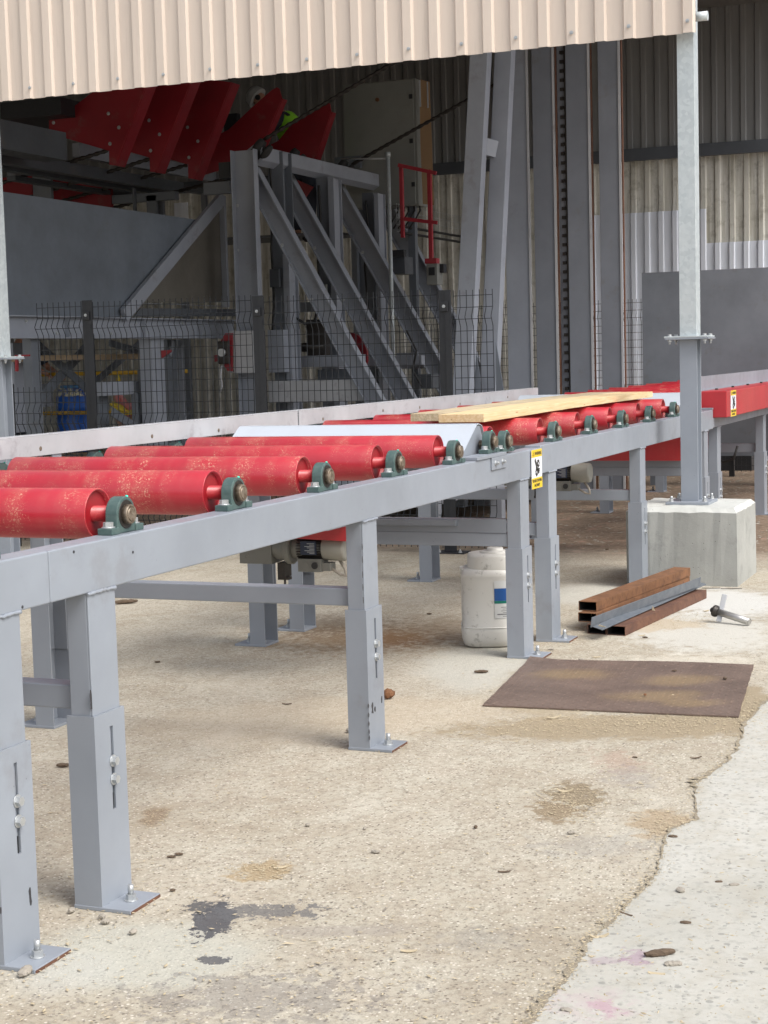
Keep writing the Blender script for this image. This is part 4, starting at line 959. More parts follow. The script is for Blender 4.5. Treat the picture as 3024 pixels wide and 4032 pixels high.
# ------------------------------------------------------------------ things further inside on the left
def drum():
    c=onX(300,1520,20.0);R_=.285;zt=c.z
    t=thing('plastic_drum','blue plastic drum with flaking cream paint round its shoulder, behind the mesh','drum',(20.0,c.y,0))
    z=zt-.92
    m=MB();m.lathe([(R_-.03,z),(R_,z+.03),(R_,z+.30),(R_+.008,z+.32),(R_,z+.34),(R_,z+.60),(R_+.008,z+.62),(R_,z+.64),(R_,z+.80),(R_-.04,z+.87),(R_-.09,z+.90),(R_-.09,z+.88)],(20.0,c.y,0),(0,0,1),36);m.build('body',BLUE,t)
    m=MB();m.lathe([(R_+.002,z+.78),(R_+.003,z+.80),(R_-.035,z+.872),(R_-.085,z+.902)],(20.0,c.y,0),(0,0,1),36);m.build('flaked_paint',FLAKE,t)
    m=MB();m.lathe([(R_-.075,z+.893),(R_-.06,z+.90),(R_-.06,z+.93),(R_-.08,z+.935)],(20.0,c.y,0),(0,0,1),36);m.build('lid',BLUEL,t)
    t2=thing('pallet','wooden pallet under the blue drum','pallet',(20,c.y,0))
    for k in range(5): MB().box(19.6,20.4,c.y-.45+k*.2,c.y-.33+k*.2,max(.0,z-.03),z-.002).build('slat',WOOD2,t2)
    for k in range(3): MB().box(19.6+k*.35,19.7+k*.35,c.y-.45,c.y+.47,0,max(.02,z-.03)).build('bearer',WOOD2,t2)
FLAKE=N('flaking_cream_paint');FLAKE=FLAKE.out(FLAKE.mix(FLAKE.mr(FLAKE.noise(16,5,.7),.5,.53),(.85,.80,.58),(.03,.12,.5)),.6)
BLUEL=N('light_blue_lid').out((.08,.25,.5),.4)
drum()
t=thing('handrail','two rail yellow tubular handrail behind the infeed frame','handrail',(19.4,10,0))
for v0,v1 in ((1484,1466),(1633,1628)):
    p=onX(105,v0,19.4);q=onX(735,v1-12 if v0<1500 else v1-14,19.4);zc=(p.z+q.z)/2
    m=MB();m.cyl((19.4,p.y,zc),(19.4,q.y,zc),.027,14);m.build('rail_tube',YELP,t)
for u in (352,640): 
    p=onX(u,1480,19.4);MB().cyl((19.44,p.y,0),(19.44,p.y,p.z),.02,12).build('post',YELP,t)
# draped yellow and pink cloth
def cloth():
    X=18.9;t=thing('cloth_bundle','yellow and pink cloth slung like a hammock behind the mesh','cloth',(X,9,0))
    def drape(ctrl,wd,name,mat,xo):
        pts=[onX(u,v,X+xo) for u,v in ctrl];m=MB();n=18;vs=[];k=len(pts)
        rr=random.Random(len(name))
        for i in range(n+1):
            s_=i/n*(k-1);j=min(int(s_),k-2);f=s_-j
            f2=f*f*(3-2*f);p=pts[j].lerp(pts[j+1],f)
            for q in range(9):
                a=(q/8-.5);w_=wd[min(j,len(wd)-1)]*(1-f)+wd[min(j+1,len(wd)-1)]*f
                vs.append((p.x+.04*math.sin(q*2.1+i*.5)+rr.uniform(-.008,.008),p.y+.03*math.sin(q*1.3+i*.3),p.z+a*w_))
        off=len(vs);vs+= [(a+.012,b,c) for a,b,c in vs]
        fs=[]
        for i in range(n):
            for q in range(8):
                A=i*9+q;fs.append((A,A+1,A+10,A+9));fs.append((off+A,off+A+9,off+A+10,off+A+1))
        m.add(vs,fs,True);return m.build(name,mat,t)
    drape([(462,1545),(470,1590),(500,1612),(540,1612),(575,1585)],[.22,.26,.20,.16,.2],'pink_fold',PINK,0)
    drape([(440,1600),(470,1612),(500,1625),(550,1622),(580,1600)],[.14,.12,.06,.06,.16],'yellow_fold',YEL,-.04)
    drape([(545,1660),(555,1640),(572,1615),(582,1560),(575,1545)],[.12,.2,.26,.22,.1],'yellow_side',YEL,-.05)
    drape([(455,1555),(458,1600),(470,1640),(500,1665),(560,1660)],[.12,.15,.24,.28,.3],'tan_fold',TANC,.05)
PINK=N('pink_cloth').out((.75,.30,.30),.85);YEL=N('yellow_cloth').out((.85,.68,.10),.85);TANC=N('tan_cloth').out((.48,.30,.22),.85)
cloth()
m=MB();p=onX(466,1487,18.8);m.lathe([(.03,0),(.026,.03),(.004,.09)],(p.x,p.y,p.z-.045),(0,0,1),12);m.box(p.x-.03,p.x+.03,p.y-.035,p.y+.035,p.z-.05,p.z-.045)
tag(m.build('marker_cone',YEL),'tiny yellow cone on the cross rail behind the mesh','cone')
# ------------------------------------------------------------------ kicker arms, upper structure
t=thing('kicker_arms','row of big dark red pointed plate arms hanging under the fascia','machine part',(17,9,4))
def arm(P,X,d,name='arm',mat=None,bolts=()):
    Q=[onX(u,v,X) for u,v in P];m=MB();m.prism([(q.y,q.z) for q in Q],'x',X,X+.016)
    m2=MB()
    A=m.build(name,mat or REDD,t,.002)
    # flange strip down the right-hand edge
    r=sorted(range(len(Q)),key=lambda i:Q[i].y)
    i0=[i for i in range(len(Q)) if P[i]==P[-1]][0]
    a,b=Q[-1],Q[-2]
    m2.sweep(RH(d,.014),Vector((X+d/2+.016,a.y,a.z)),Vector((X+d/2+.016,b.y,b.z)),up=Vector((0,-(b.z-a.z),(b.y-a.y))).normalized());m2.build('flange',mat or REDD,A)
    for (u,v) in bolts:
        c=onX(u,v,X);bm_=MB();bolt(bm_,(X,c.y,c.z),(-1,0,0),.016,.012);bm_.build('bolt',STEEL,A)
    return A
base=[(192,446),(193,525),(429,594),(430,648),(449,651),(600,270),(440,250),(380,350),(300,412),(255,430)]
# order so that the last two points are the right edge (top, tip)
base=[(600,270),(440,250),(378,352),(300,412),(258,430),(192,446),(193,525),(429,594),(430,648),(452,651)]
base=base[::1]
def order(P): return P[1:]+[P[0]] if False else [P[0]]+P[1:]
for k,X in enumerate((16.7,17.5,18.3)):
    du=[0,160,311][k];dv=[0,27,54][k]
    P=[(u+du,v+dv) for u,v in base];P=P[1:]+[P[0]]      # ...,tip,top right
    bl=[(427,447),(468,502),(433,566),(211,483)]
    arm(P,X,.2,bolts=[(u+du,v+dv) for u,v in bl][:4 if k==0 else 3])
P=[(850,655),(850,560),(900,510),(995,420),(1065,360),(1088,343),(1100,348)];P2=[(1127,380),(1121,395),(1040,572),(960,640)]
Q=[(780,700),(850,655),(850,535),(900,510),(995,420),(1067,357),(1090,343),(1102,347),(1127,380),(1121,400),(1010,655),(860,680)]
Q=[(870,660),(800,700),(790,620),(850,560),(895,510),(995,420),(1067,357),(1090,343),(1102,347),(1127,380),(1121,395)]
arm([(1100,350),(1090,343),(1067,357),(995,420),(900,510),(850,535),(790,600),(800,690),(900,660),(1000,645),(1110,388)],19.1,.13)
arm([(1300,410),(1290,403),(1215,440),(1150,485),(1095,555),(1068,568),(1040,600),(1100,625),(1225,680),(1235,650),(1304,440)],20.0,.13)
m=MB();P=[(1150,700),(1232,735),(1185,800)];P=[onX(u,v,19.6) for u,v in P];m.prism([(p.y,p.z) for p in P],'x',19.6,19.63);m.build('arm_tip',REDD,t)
# chains
def chain(a,b,X,label,cat='chain',r=.022):
    p=onX(a[0],a[1],X);q=onX(b[0],b[1],X);L=(q-p).length;n=int(L/.05);d=(q-p)/L;m=MB();pts=[];rs=[]
    for i in range(n+1):
        pts.append(p+d*(L*i/n));rs.append(r*(1.25 if i%2 else .8))
    m.tube(pts,rs,8,False);tag(m.build('lift_chain',DARKST),label,cat,'dark chains of the kicker machine')
chain((1011,566),(1560,240),17.5,'dark chain rising to the fascia from the left end of the sloping top beam')
chain((1385,648),(1975,318),20.1,'dark chain rising to the right in front of the grey cabinet')
chain((0,722),(425,592),16.8,'dark chain reaching the tip of the leftmost red arm')
chain((80,788),(590,625),17.6,'dark chain reaching the tip of the second red arm')
chain((215,800),(735,650),18.4,'dark chain reaching the tip of the third red arm')
chain((440,820),(905,700),19.0,'lowest dark chain, passing behind the hopper plate to the first column')
t=thing('overhead_structure','dark overhead steelwork under the fascia at the upper left','steel frame',(17,10,3.5))
def alongx(u0,v0,v1,x0,x1,w,name,mat):
    a=onX(u0,v0,x0);b=onX(u0,v1,x0);MB().box(x0,x1,a.y,a.y+w,b.z,a.z).build(name,mat,t,.003)
alongx(312,562,617,16.9,20.3,.1,'long_beam',MG);alongx(-60,455,575,14.4,15.9,.3,'box_beam',DGREY);alongx(0,590,640,15.4,19.5,.12,'channel',DGREY)
alongx(10,640,668,15.8,19.5,.12,'channel',DGREY);alongx(60,690,710,16.5,20.,.12,'channel',DGREY)
alongx(430,600,625,18.5,21.5,.12,'channel',MG2)
alongx(300,655,680,18,21.5,.1,'channel',DGREY)
def xb_(u0,v0,u1,v1,X,d,name,mat):
    a=onX(u0,v0,X);b=onX(u1,v1,X);MB().box(X,X+d,min(a.y,b.y),max(a.y,b.y),min(a.z,b.z),max(a.z,b.z)).build(name,mat,t,.002)
xb_(127,690,208,900,17.5,.05,'hanger_plate',MG2);xb_(208,700,440,820,18.6,.05,'red_housing',REDD);xb_(0,700,127,790,18.0,.05,'red_housing',REDD)
xb_(440,770,690,785,18.6,.1,'cross_member',MG2);xb_(520,740,532,860,18.2,.06,'hanger',DGREY);xb_(575,770,618,870,18.6,.05,'plate',MG2);xb_(618,770,645,880,18.7,.05,'plate',MG2)
xb_(800,720,905,760,17.6,.1,'cross_member',MG2);xb_(790,760,812,840,17.9,.05,'hanger',DGREY)
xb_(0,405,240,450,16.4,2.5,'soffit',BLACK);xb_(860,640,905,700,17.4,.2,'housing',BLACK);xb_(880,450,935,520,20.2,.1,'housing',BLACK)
xb_(1316,620,1420,660,20.8,.06,'cross_member',MG2)
m=MB();p=onX(685,800,19.0);q=onX(740,870,19.0);m.box(19,19.02,q.y,p.y,q.z,p.z)
tag(m.build('white_panel',WPAN,org=(19,p.y,q.z)),'small white metal panel beyond the upper edge of the hopper plate','panel')
# ------------------------------------------------------------------ electrical cabinet, cardboard, small boxes, red guard rail
XK=20.9
a=onX(1350,335,XK);b=onX(1648,808,XK)
t=thing('control_cabinet','tall grey electrical cabinet standing behind the sloping top beam','cabinet',(XK,(a.y+b.y)/2,b.z))
MB().box(XK,XK+.35,b.y,a.y,b.z,a.z).build('cabinet_body',CAB,t,.006)
MB().box(XK-.022,XK-.002,b.y+.03,a.y-.012,b.z+.02,a.z-.012).build('door',CAB,t,.004)
for (u,v) in ((1618,380),(1620,555),(1628,726)):
    c=onX(u,v,XK-.022);MB().box(XK-.035,XK-.0225,c.y-.025,c.y+.025,c.z-.03,c.z+.03).build('latch',BLACK,t,.003)
c=onX(1487,393,XK-.022);MB().cyl((XK-.05,c.y,c.z),(XK-.0225,c.y,c.z),.025,16).build('rotary_switch',RUST,t)
for u in (1566,1590,1608,1630,1652):
    m=MB();p=onX(u,806,XK+.1);m.tube([p,onX(u+2,830,XK+.1),onX(u-14,860,XK),onX(u-40,900,XK-.1)],.012,6);m.build('cable',RUBBER,t)
MB().box(XK+.1,XK+.2,b.y+.1,b.y+.2,0,b.z).box(XK+.1,XK+.2,a.y-.2,a.y-.1,0,b.z).build('cabinet_stand',MG2,t)
m=MB();P=[(1652,312),(1690,322),(1700,560),(1708,808),(1665,803),(1655,560)];P=[onX(u,v,XK-.04) for u,v in P];m.prism([(p.y,p.z) for p in P],'x',XK-.04,XK-.034)
ob=m.build('cardboard_sheet',CARD,org=(XK-.04,P[0].y,P[3].z));tag(ob,'sheet of brown cardboard with white tape stood on edge beside the cabinet','cardboard')
for (u0,v0,u1,v1) in ((1650,315,1658,420),(1680,322,1688,425)):
    p=onX(u0,v0,XK-.044);q=onX(u1,v1,XK-.044);MB().box(XK-.0455,XK-.0415,q.y,p.y,q.z,p.z).build('tape',WHITE,ob)
XG=19.6
t=thing('guard_rail','dark red steel guard rail at the right of the cabinet','guard rail',(XG,7,2.3))
def rb(u0,v0,u1,v1,d=.05,X=XG,name='rail'): 
    a=onX(u0,v0,X);b=onX(u1,v1,X);MB().box(X,X+d,min(a.y,b.y),max(a.y,b.y),min(a.z,b.z),max(a.z,b.z)).build(name,REDP,t,.003)
rb(1570,648,1590,935,name='post');rb(1680,668,1703,1018,name='post');rb(1672,1018,1718,1036,.12,name='foot')
for (p_,q_) in (((1568,650),(1718,682)),((1590,862),(1722,877))):
    p=onX(*p_,XG-.03);q=onX(*q_,XG-.03);MB().sweep(RH(.03,.045),p,q).build('rail',REDP,t,.003)
t=thing('galvanised_post','thin galvanised pipe post with cap in front of the cabinet','post',(XG+.3,7.4,0))
p=onX(1527,618,XG+.3);MB().cyl((p.x,p.y,0),(p.x,p.y,p.z),.028,14).build('pipe',GALV,t);MB().cyl((p.x,p.y,p.z),(p.x,p.y,p.z+.06),.036,14).build('cap',GALV,t)
p2=onX(1345,640,XG+.3);MB().cyl((p.x,p.y,p.z-.02),(p2.x,p2.y,p.z+.02),.012,8).build('arm',STEEL,t)
def xbox(u0,v0,u1,v1,X,d,name,mat,label,cat):
    a=onX(u0,v0,X);b=onX(u1,v1,X);ob=MB().box(X,X+d,min(a.y,b.y),max(a.y,b.y),min(a.z,b.z),max(a.z,b.z)).build(name,mat,bev=.004,org=(X,a.y,b.z));tag(ob,label,cat);return ob
a=xbox(1678,1037,1722,1120,19.9,.2,'switch_box',CAB,'pale grey switch box under the red guard rail foot','box')
p=onX(1700,1065,19.89);MB().box(19.88,19.899,p.y-.04,p.y+.04,p.z-.06,p.z+.04).build('door_window',BLACK,a)
xbox(1723,1040,1747,1073,20.0,.12,'junction_box',BLACK,'small black box beside the pale switch box','box')
a=xbox(1540,1012,1595,1078,20.3,.3,'hydraulic_unit',DGREY,'dark grey hydraulic unit between the raking struts','machine')
MB().box(20.2,20.299,onX(1590,1000,20.2).y,onX(1545,1000,20.2).y,onX(1545,1012,20.2).z,onX(1545,985,20.2).z).build('manifold',BLACK,a)
t=thing('cable_tray','wire mesh cable tray with two conduits along the inside of the shed','cable tray',(21,7,3))
Yc=onX(1620,905,21.0).y
for v in (898,922):
    z=onX(1620,v,21.0).z;MB().cyl((20.6,Yc,z),(23.3,Yc,z),.018,10).build('conduit',RUBBER,t)
z0=onX(1620,920,21.0).z;m=MB()
for k in range(32): m.tube([(20.6+.085*k,Yc+.05,z0),(20.6+.085*k,Yc+.05,z0+.38)],.003,4)
for k in range(5): m.tube([(20.6,Yc+.05,z0+.09*k+.01),(23.3,Yc+.05,z0+.09*k+.01)],.003,4)
m.build('wire_tray',STEEL,t)
# grey steel sheet standing on the right, behind the conveyor
a=onX(2527,1075,19.2);b=onX(3060,1510,19.2)
ob=MB().box(19.2,19.23,1.6,a.y,.35,a.z).build('steel_sheet',SHEETG,org=(19.2,2,0));tag(ob,'large plain grey steel sheet standing upright behind the galvanised column','panel')
for y in (a.y-.1,3.2,1.9): MB().box(19.24,19.3,y-.04,y+.04,0,2.3).build('sheet_post',MG2,ob)
# low machinery behind the conveyor legs
t=thing('lower_machinery','low grey conveyor frame crossing behind the legs of the boards segment','machine',(16,5,0))
def zb(u0,v0,u1,v1,Y,d,name,mat):
    a=onY(u0,v0,Y);b=onY(u1,v1,Y);MB().box(min(a.x,b.x),max(a.x,b.x),Y,Y+d,min(a.z,b.z),max(a.z,b.z)).build(name,mat,t,.003)
m=MB();
MB().box(13.2,18.5,5.0,5.12,.30,.50).build('beam',MG,t,.003)
for x in (13.4,15.2,17.4): MB().box(x,x+.12,5.0,5.12,0,.30).build('leg',MG,t)
MB().box(13.4,18.0,5.12,7.4,.42,.48).build('deck',MG2,t)
for x in (14.,16.5): MB().box(x,x+.15,7.2,7.35,0,.42).build('leg',MG2,t)
m=MB();c=onX(2520,1780,16.8);m.lathe([(.12,0),(.12,.4),(.1,.42)],(16.8,c.y-.2,.72),(0,1,0),20);m.build('drive',DARKST,t)
c=onX(2720,1800,20.0)
xbox(2650,1790,2960,1895,21.6,.5,'rubble_bag',BLACK,'dark bag slumped against the rear mesh fence under the red guard','bag')
# ------------------------------------------------------------------ floodlight glint
m=MB();p=onX(907,492,20.4);m.cyl((20.4,p.y,p.z),(20.41,p.y,p.z),.010,8);ob=m.build('indicator_lamp',LAMP);tag(ob,'tiny lit indicator lamp between the red arms','lamp')

# hoses, cable runs and bolts on the machine
t=bpy.data.objects['machine_frame']
for k,(pts,X,r_c) in enumerate((
  ([(1060,640),(1075,800),(1068,980),(1080,1180),(1072,1300)],17.75,.014),
  ([(1255,730),(1262,860),(1250,1000),(1262,1180),(1230,1290)],18.9,.016),
  ([(1440,790),(1450,900),(1436,1050),(1452,1250),(1440,1400)],20.3,.014),
  ([(1150,1240),(1200,1275),(1260,1262),(1310,1300)],18.0,.018),
  ([(1600,1300),(1640,1380),(1625,1460),(1660,1520)],19.4,.014))):
    m=MB();P=[onX(u,v,X) for u,v in pts];Q=[]
    for i in range(len(P)-1):
        for j in range(6): Q.append(P[i].lerp(P[i+1],j/6))
    Q.append(P[-1]);m.tube(Q,r_c,8);m.build('hose',RUBBER,t)
for X,(a,b),(c,d) in zip(XS,tops,feet):
    p=onX(a,b,X-.14);q=onX(c,d,X-.14)
    for f in (.08,.5,.92):
        w_=p.lerp(q,f)
        m=MB();bolt(m,(X-.082,w_.y+.10,w_.z-.055),(-1,0,0),.016,.012);m.build('bolt',STEEL,t)
for (u,v) in ((1070,640),(1300,700),(1450,735)):
    c=onX(u,v,17.5)
boxpx(1060,1060,1100,1130,17.70,.05,'switch_box',DGREY);boxpx(1255,1120,1285,1165,18.9,.05,'switch_box',CAB);boxpx(1440,980,1466,1030,20.25,.05,'switch_box',CAB)
t=bpy.data.objects['infeed_frame']
for k in range(9):
    x=xa+.25+k*.52
    m=MB();bolt(m,(x,YL,(zt_+zb_)/2+.06*(1 if k%2 else -1)),(0,-1,0),.014,.011);m.build('bolt',STEEL,t)
for x0_ in (14.4,15.9,17.2):
    MB().box(x0_,x0_+.008,YL-.06,YL-.001,zb_+.001,zt_-.001).build('stiffener',MG,t)
# ------------------------------------------------------------------ white jerrycan behind leg
JER=N('white_can_plastic');JER=JER.out(JER.mix(JER.mr(JER.math('MULTIPLY',JER.noise(7,6,.75),JER.noise(30,5,.7)),.30,.40,0,.6),JER.mix(JER.noise(2.5,4),(.60,.59,.545),(.68,.67,.63)),(.20,.19,.16)),.42)
def selip(a,b,n,z,cx,cy,rot,N_=48,wob=0):
    P=[]
    for i in range(N_):
        t=2*math.pi*i/N_;c,s=math.cos(t),math.sin(t)
        x=a*math.copysign(abs(c)**(2/n),c);y=b*math.copysign(abs(s)**(2/n),s)
        x*=1+wob*math.sin(3*t+z*20);P.append((cx+x*math.cos(rot)-y*math.sin(rot),cy+x*math.sin(rot)+y*math.cos(rot),z))
    return P
def loft(mb,rings,smooth=True):
    n=len(rings[0]);o=len(mb.v)
    for r in rings: mb.v+=r
    for k in range(len(rings)-1):
        for i in range(n): mb.f.append((o+k*n+i,o+k*n+(i+1)%n,o+(k+1)*n+(i+1)%n,o+(k+1)*n+i));mb.sm.append(smooth)
    mb.f.append(tuple(o+i for i in range(n))[::-1]);mb.f.append(tuple(o+(len(rings)-1)*n+i for i in range(n)));mb.sm+=[False,False]
    return mb
jc=(8.60,2.915);jr=.35
t=thing('jerrycan','scuffed white plastic jerrycan with a blue and green label, standing behind a conveyor leg','jerrycan',(jc[0],jc[1],0))
prof=[(.128,0.0),(.150,.012),(.160,.045),(.164,.09),(.1615,.108),(.1595,.112),(.1595,.30),(.1595,.39),(.1605,.395),(.157,.415),(.142,.432),(.11,.437)]
m=MB();loft(m,[selip(a,a*.95,3.6,z,jc[0],jc[1],jr,wob=.006) for a,z in prof]);m.build('body',JER,t)
# raised shoulder with the spout, higher part on the right hand side
cx2,cy2=jc[0]+.0,jc[1]-.022
m=MB();loft(m,[selip(a,a*1.0,3.2,z,cx2,cy2,jr) for a,z in ((.134,.40),(.137,.42),(.134,.496),(.128,.507),(.10,.513),(.05,.514))]);m.build('shoulder',JER,t)
m=MB();m.lathe([(.085,.50),(.085,.518),(.078,.522),(.045,.523),(.045,.536),(.04,.54)],(cx2,cy2-.02,0),(0,0,1),24);m.build('cap',JER,t)
m=MB();loft(m,[selip(.045,.03,2.5,z,jc[0]-.03,jc[1]+.125,jr) for z in (.40,.425,.432)]);m.build('handle_stub',JER,t)
m=MB();loft(m,[selip(a,a*.95,3.6,z,jc[0],jc[1],jr) for a,z in ((.1595,.1075),(.1650,.112),(.1605,.116))]);m.build('moulded_rib',JER,t)
def patch(a0,a1,z0,z1,off,name,mat,z2=None,zz=None):
    m=MB();n=24;P=[];full=selip(.1595+off,(.1595+off)*.95,3.6,0,jc[0],jc[1],jr,720)
    for k in range(n+1):
        i=int((a0+(a1-a0)*k/n)%720);x,y,_=full[i]
        P+=[(x,y,z0),(x,y,z1)]
    m.add(P,[(2*k,2*k+2,2*k+3,2*k+1) for k in range(n)],True);return m.build(name,mat,t)
LBW=N('label_white').out((.62,.63,.62),.5);LBB=N('label_blue').out((.02,.09,.30),.4);LBG=N('label_green').out((.01,.17,.13),.4);LBK=N('label_print').out((.12,.12,.13),.6);LBT=N('label_teal').out((.02,.25,.30),.4)
A0,A1=365,470
patch(A0,A1,.165,.372,.0015,'label',LBW);patch(A0,A1,.262,.330,.0021,'label_blue_band',LBB);patch(A0,A1,.247,.2615,.0021,'label_green_band',LBG)
def labeltext(st,a,zc,h,wd,mat,name='lettering'):
    cu=bpy.data.curves.new('lettering','FONT');cu.body=st;cu.size=1;cu.align_x='LEFT';tmp=bpy.data.objects.new('x',cu);COL.objects.link(tmp)
    bpy.context.view_layer.update();me=bpy.data.meshes.new_from_object(tmp.evaluated_get(bpy.context.evaluated_depsgraph_get()));bpy.data.objects.remove(tmp)
    xs=[v.co.x for v in me.vertices];ys=[v.co.y for v in me.vertices]
    full=selip(.1595+.0027,(.1595+.0027)*.95,3.6,0,jc[0],jc[1],jr,720);base_=Vector(t['_w'])
    per=2*math.pi*.15
    for v in me.vertices:
        fx=(v.co.x-min(xs))/(max(xs)-min(xs))*wd;fz=(v.co.y-min(ys))/(max(ys)-min(ys))*h
        ia=a+fx/per*720;i=int(ia)%720;f=ia-int(ia);p=Vector(full[i]).lerp(Vector(full[(i+1)%720]),f);v.co=Vector((p.x,p.y,zc+fz))-base_
    me.materials.clear();me.materials.append(mat);o=bpy.data.objects.new(name,me);COL.objects.link(o);o.parent=t
labeltext('COO',410,.285,.022,.075,LBW);labeltext('C',425,.338,.014,.012,LBT)
labeltext('O',408,.335,.022,.020,LBT)
for k in range(6): patch(A0+18+(k%2)*6,A0+60+(k*37)%25,.225-.010*k,.2275-.010*k,.0021,'label_print',LBK)
patch(A0+6,A0+60,.186,.190,.0022,'label_print',LBK)
# angles on the label run from the right (hidden by the leg) to the left as seen from the camera
# ------------------------------------------------------------------ rusty box tubes and angle irons
def line_on(u0,v0,u1,v1,z):
    a=onZ(u0,v0,z);b=onZ(u1,v1,z);return a,b
def rtube(pn,pf,z0,w,h,mat,label,th=.0035):
    # pn, pf: near and far points of the right-hand bottom edge
    a=Vector((pn.x,pn.y,z0));b=Vector((pf.x,pf.y,z0));d=(b-a).normalized();s=Vector((-d.y,d.x,0));L=(b-a).length
    m=MB()
    M=Matrix(((d.x,s.x,0,a.x),(d.y,s.y,0,a.y),(0,0,1,z0),(0,0,0,1)))
    m.box(0,L,0,w,0,th,M).box(0,L,0,w,h-th,h,M).box(0,L,0,th,th,h-th,M).box(0,L,w-th,w,th,h-th,M)
    ob=m.build('box_tube',mat,bev=.002,org=a)
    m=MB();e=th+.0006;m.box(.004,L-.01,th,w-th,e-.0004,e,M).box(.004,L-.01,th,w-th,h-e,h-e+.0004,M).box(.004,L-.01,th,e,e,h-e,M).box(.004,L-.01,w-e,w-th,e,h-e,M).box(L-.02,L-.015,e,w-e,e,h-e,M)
    m.build('shade_liner',SCALE,ob)  # added black liner, darkens the tube mouths in place of shade
    tag(ob,label,'steel tube','rusty box tubes stacked beside the concrete block')
q=lambda u,v:(1900+u*.6775,1800+v*.6775)
hN=.055;SCALE=N('tube_shade_black').out((.012,.010,.009),.9)  # flat black standing for the shade inside the tubes
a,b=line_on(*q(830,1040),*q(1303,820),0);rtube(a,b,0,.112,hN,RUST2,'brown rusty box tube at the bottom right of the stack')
d=(b-a).normalized();s=Vector((-d.y,d.x,0))
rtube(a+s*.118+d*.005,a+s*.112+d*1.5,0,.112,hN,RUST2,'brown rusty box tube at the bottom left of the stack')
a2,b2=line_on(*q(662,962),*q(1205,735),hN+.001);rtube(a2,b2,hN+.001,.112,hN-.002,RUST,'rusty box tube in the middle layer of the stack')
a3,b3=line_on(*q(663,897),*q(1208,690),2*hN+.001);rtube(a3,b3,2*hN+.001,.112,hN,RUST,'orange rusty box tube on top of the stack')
ANG=N('blue_grey_angle_steel');ANG=ANG.out(ANG.mix(ANG.mr(ANG.noise(14,5,.7),.4,.7),(.13,.15,.175),(.19,.205,.225)),.5,metal=.3)
def bar3(p,qq,prof,name,mat,label,cat,up=(0,0,1)):
    m=MB();m.sweep(prof,p,qq,up);tag(m.build(name,mat,bev=.001,org=p),label,cat)
# angle iron leaning on the stack
p=onZ(*q(628,990),.068);e=onZ(*q(1262,748),.09)
bar3(p,e,[(-.002,0),(.003,0),(.010,.056),(.006,.057)][::-1],'angle_iron',ANG,'blue grey steel angle leaning on the front of the stack, the upper one','angle iron')
L_=[(0,0),(-.050,.012),(-.050,.007),(.0,-.005)]
p=onZ(*q(690,1003),.062);e=onZ(*q(1295,738),.075)
bar3(p,e,[(.006,-.004),(.006,.001),(-.050,.016),(-.050,.012)],'flat_bar',ANG,'blue grey flat bar lying on the lowest rusty tubes','flat bar')
# splinters stuck between
for (u,v,w_,h_) in ((640,905,.016,.05),(700,975,.05,.012),(905,885,.03,.012),(1000,875,.02,.03)):
    c=onZ(*q(u,v),.075);m=MB();m.prism([(c.y-w_/2,c.z-h_/2),(c.y+w_/2,c.z-h_/3),(c.y+w_/4,c.z+h_/2)],'x',c.x-.03,c.x-.027);tag(m.build('wood_splinter',CHIP,org=c),'pale wood splinter caught in the stack of rusty tubes','splinter','splinters in the tube stack')
# ------------------------------------------------------------------ shaft with lever plate
r_=lambda u,v:(2650+u*.2254,2280+v*.2254)
g0=onZ(*r_(795,770),0);X0=g0.x
t=thing('shaft_tool','machined steel shaft with collar and grey lever plate lying on the pale concrete','machine part',(g0.x,g0.y,0))
pa=onX(*r_(790,575),X0+.02);pb=onX(*r_(1335,665),X0-.06)
pb.z=.0235;d=(pb-pa)
m=MB();m.cyl(pa,pb,.0205,28);m.cyl(pb,pb+d.normalized()*.002,.0185,28);m.build('shaft',SHAFT,t)
dn=d.normalized()
m=MB();m.lathe([(.030,-.03),(.035,-.028),(.035,-.012),(.028,-.010),(.028,.005)],pa,dn,24);m.build('collar',DARKST,t)
m=MB();m.lathe([(.010,-.052),(.010,-.03)],pa,dn,14);m.lathe([(.016,-.047),(.016,-.036)],pa,dn,6,False);m.build('end_nut',DARKST,t)
m=MB();c0=onX(*r_(797,760),X0);c1=onX(*r_(905,268),X0+.05);c0.z=.008
up=dn;m.sweep([(-.015,-.006),(.015,-.006),(.015,.006),(-.015,.006)],c0+(c0-c1).normalized()*.0,c1,up=Vector((1,0,0)))
m.build('lever_plate',GUIDE,t,.004)
# ------------------------------------------------------------------ checker plate on the ground
cor=[Vector((7.025,2.422,0)),Vector((8.184,2.554,0)),Vector((8.299,1.412,0)),Vector((7.084,1.273,0))]
cor=[onZ(*q(0,1450)),onZ(*q(275,1176)),onZ(*q(1577,1212)),onZ(*q(1487,1517))]
m=MB();n=24;rr=random.Random(9)
def bil(a,b): return (cor[0]*(1-a)+cor[1]*a)*(1-b)+(cor[3]*(1-a)+cor[2]*a)*b
def zz(a,b): return .006+.010*max(0,a-.9)*10*max(0,.12-b)*8+.003*math.sin(a*5)*math.sin(b*7)+.002
vs=[];
for i in range(n+1):
    for j in range(n+1):
        p=bil(i/n,j/n);e=0
        if i in(0,n) or j in (0,n): p=p+Vector((rr.uniform(-.002,.002),rr.uniform(-.002,.002),0))
        vs.append((p.x,p.y,zz(i/n,j/n)))
o2=len(vs);vs+=[(x,y,z-.006) for x,y,z in vs];fs=[]
I2=lambda i,j:i*(n+1)+j
for i in range(n):
    for j in range(n):
        fs.append((I2(i,j),I2(i,j+1),I2(i+1,j+1),I2(i+1,j)));fs.append((o2+I2(i,j),o2+I2(i+1,j),o2+I2(i+1,j+1),o2+I2(i,j+1)))
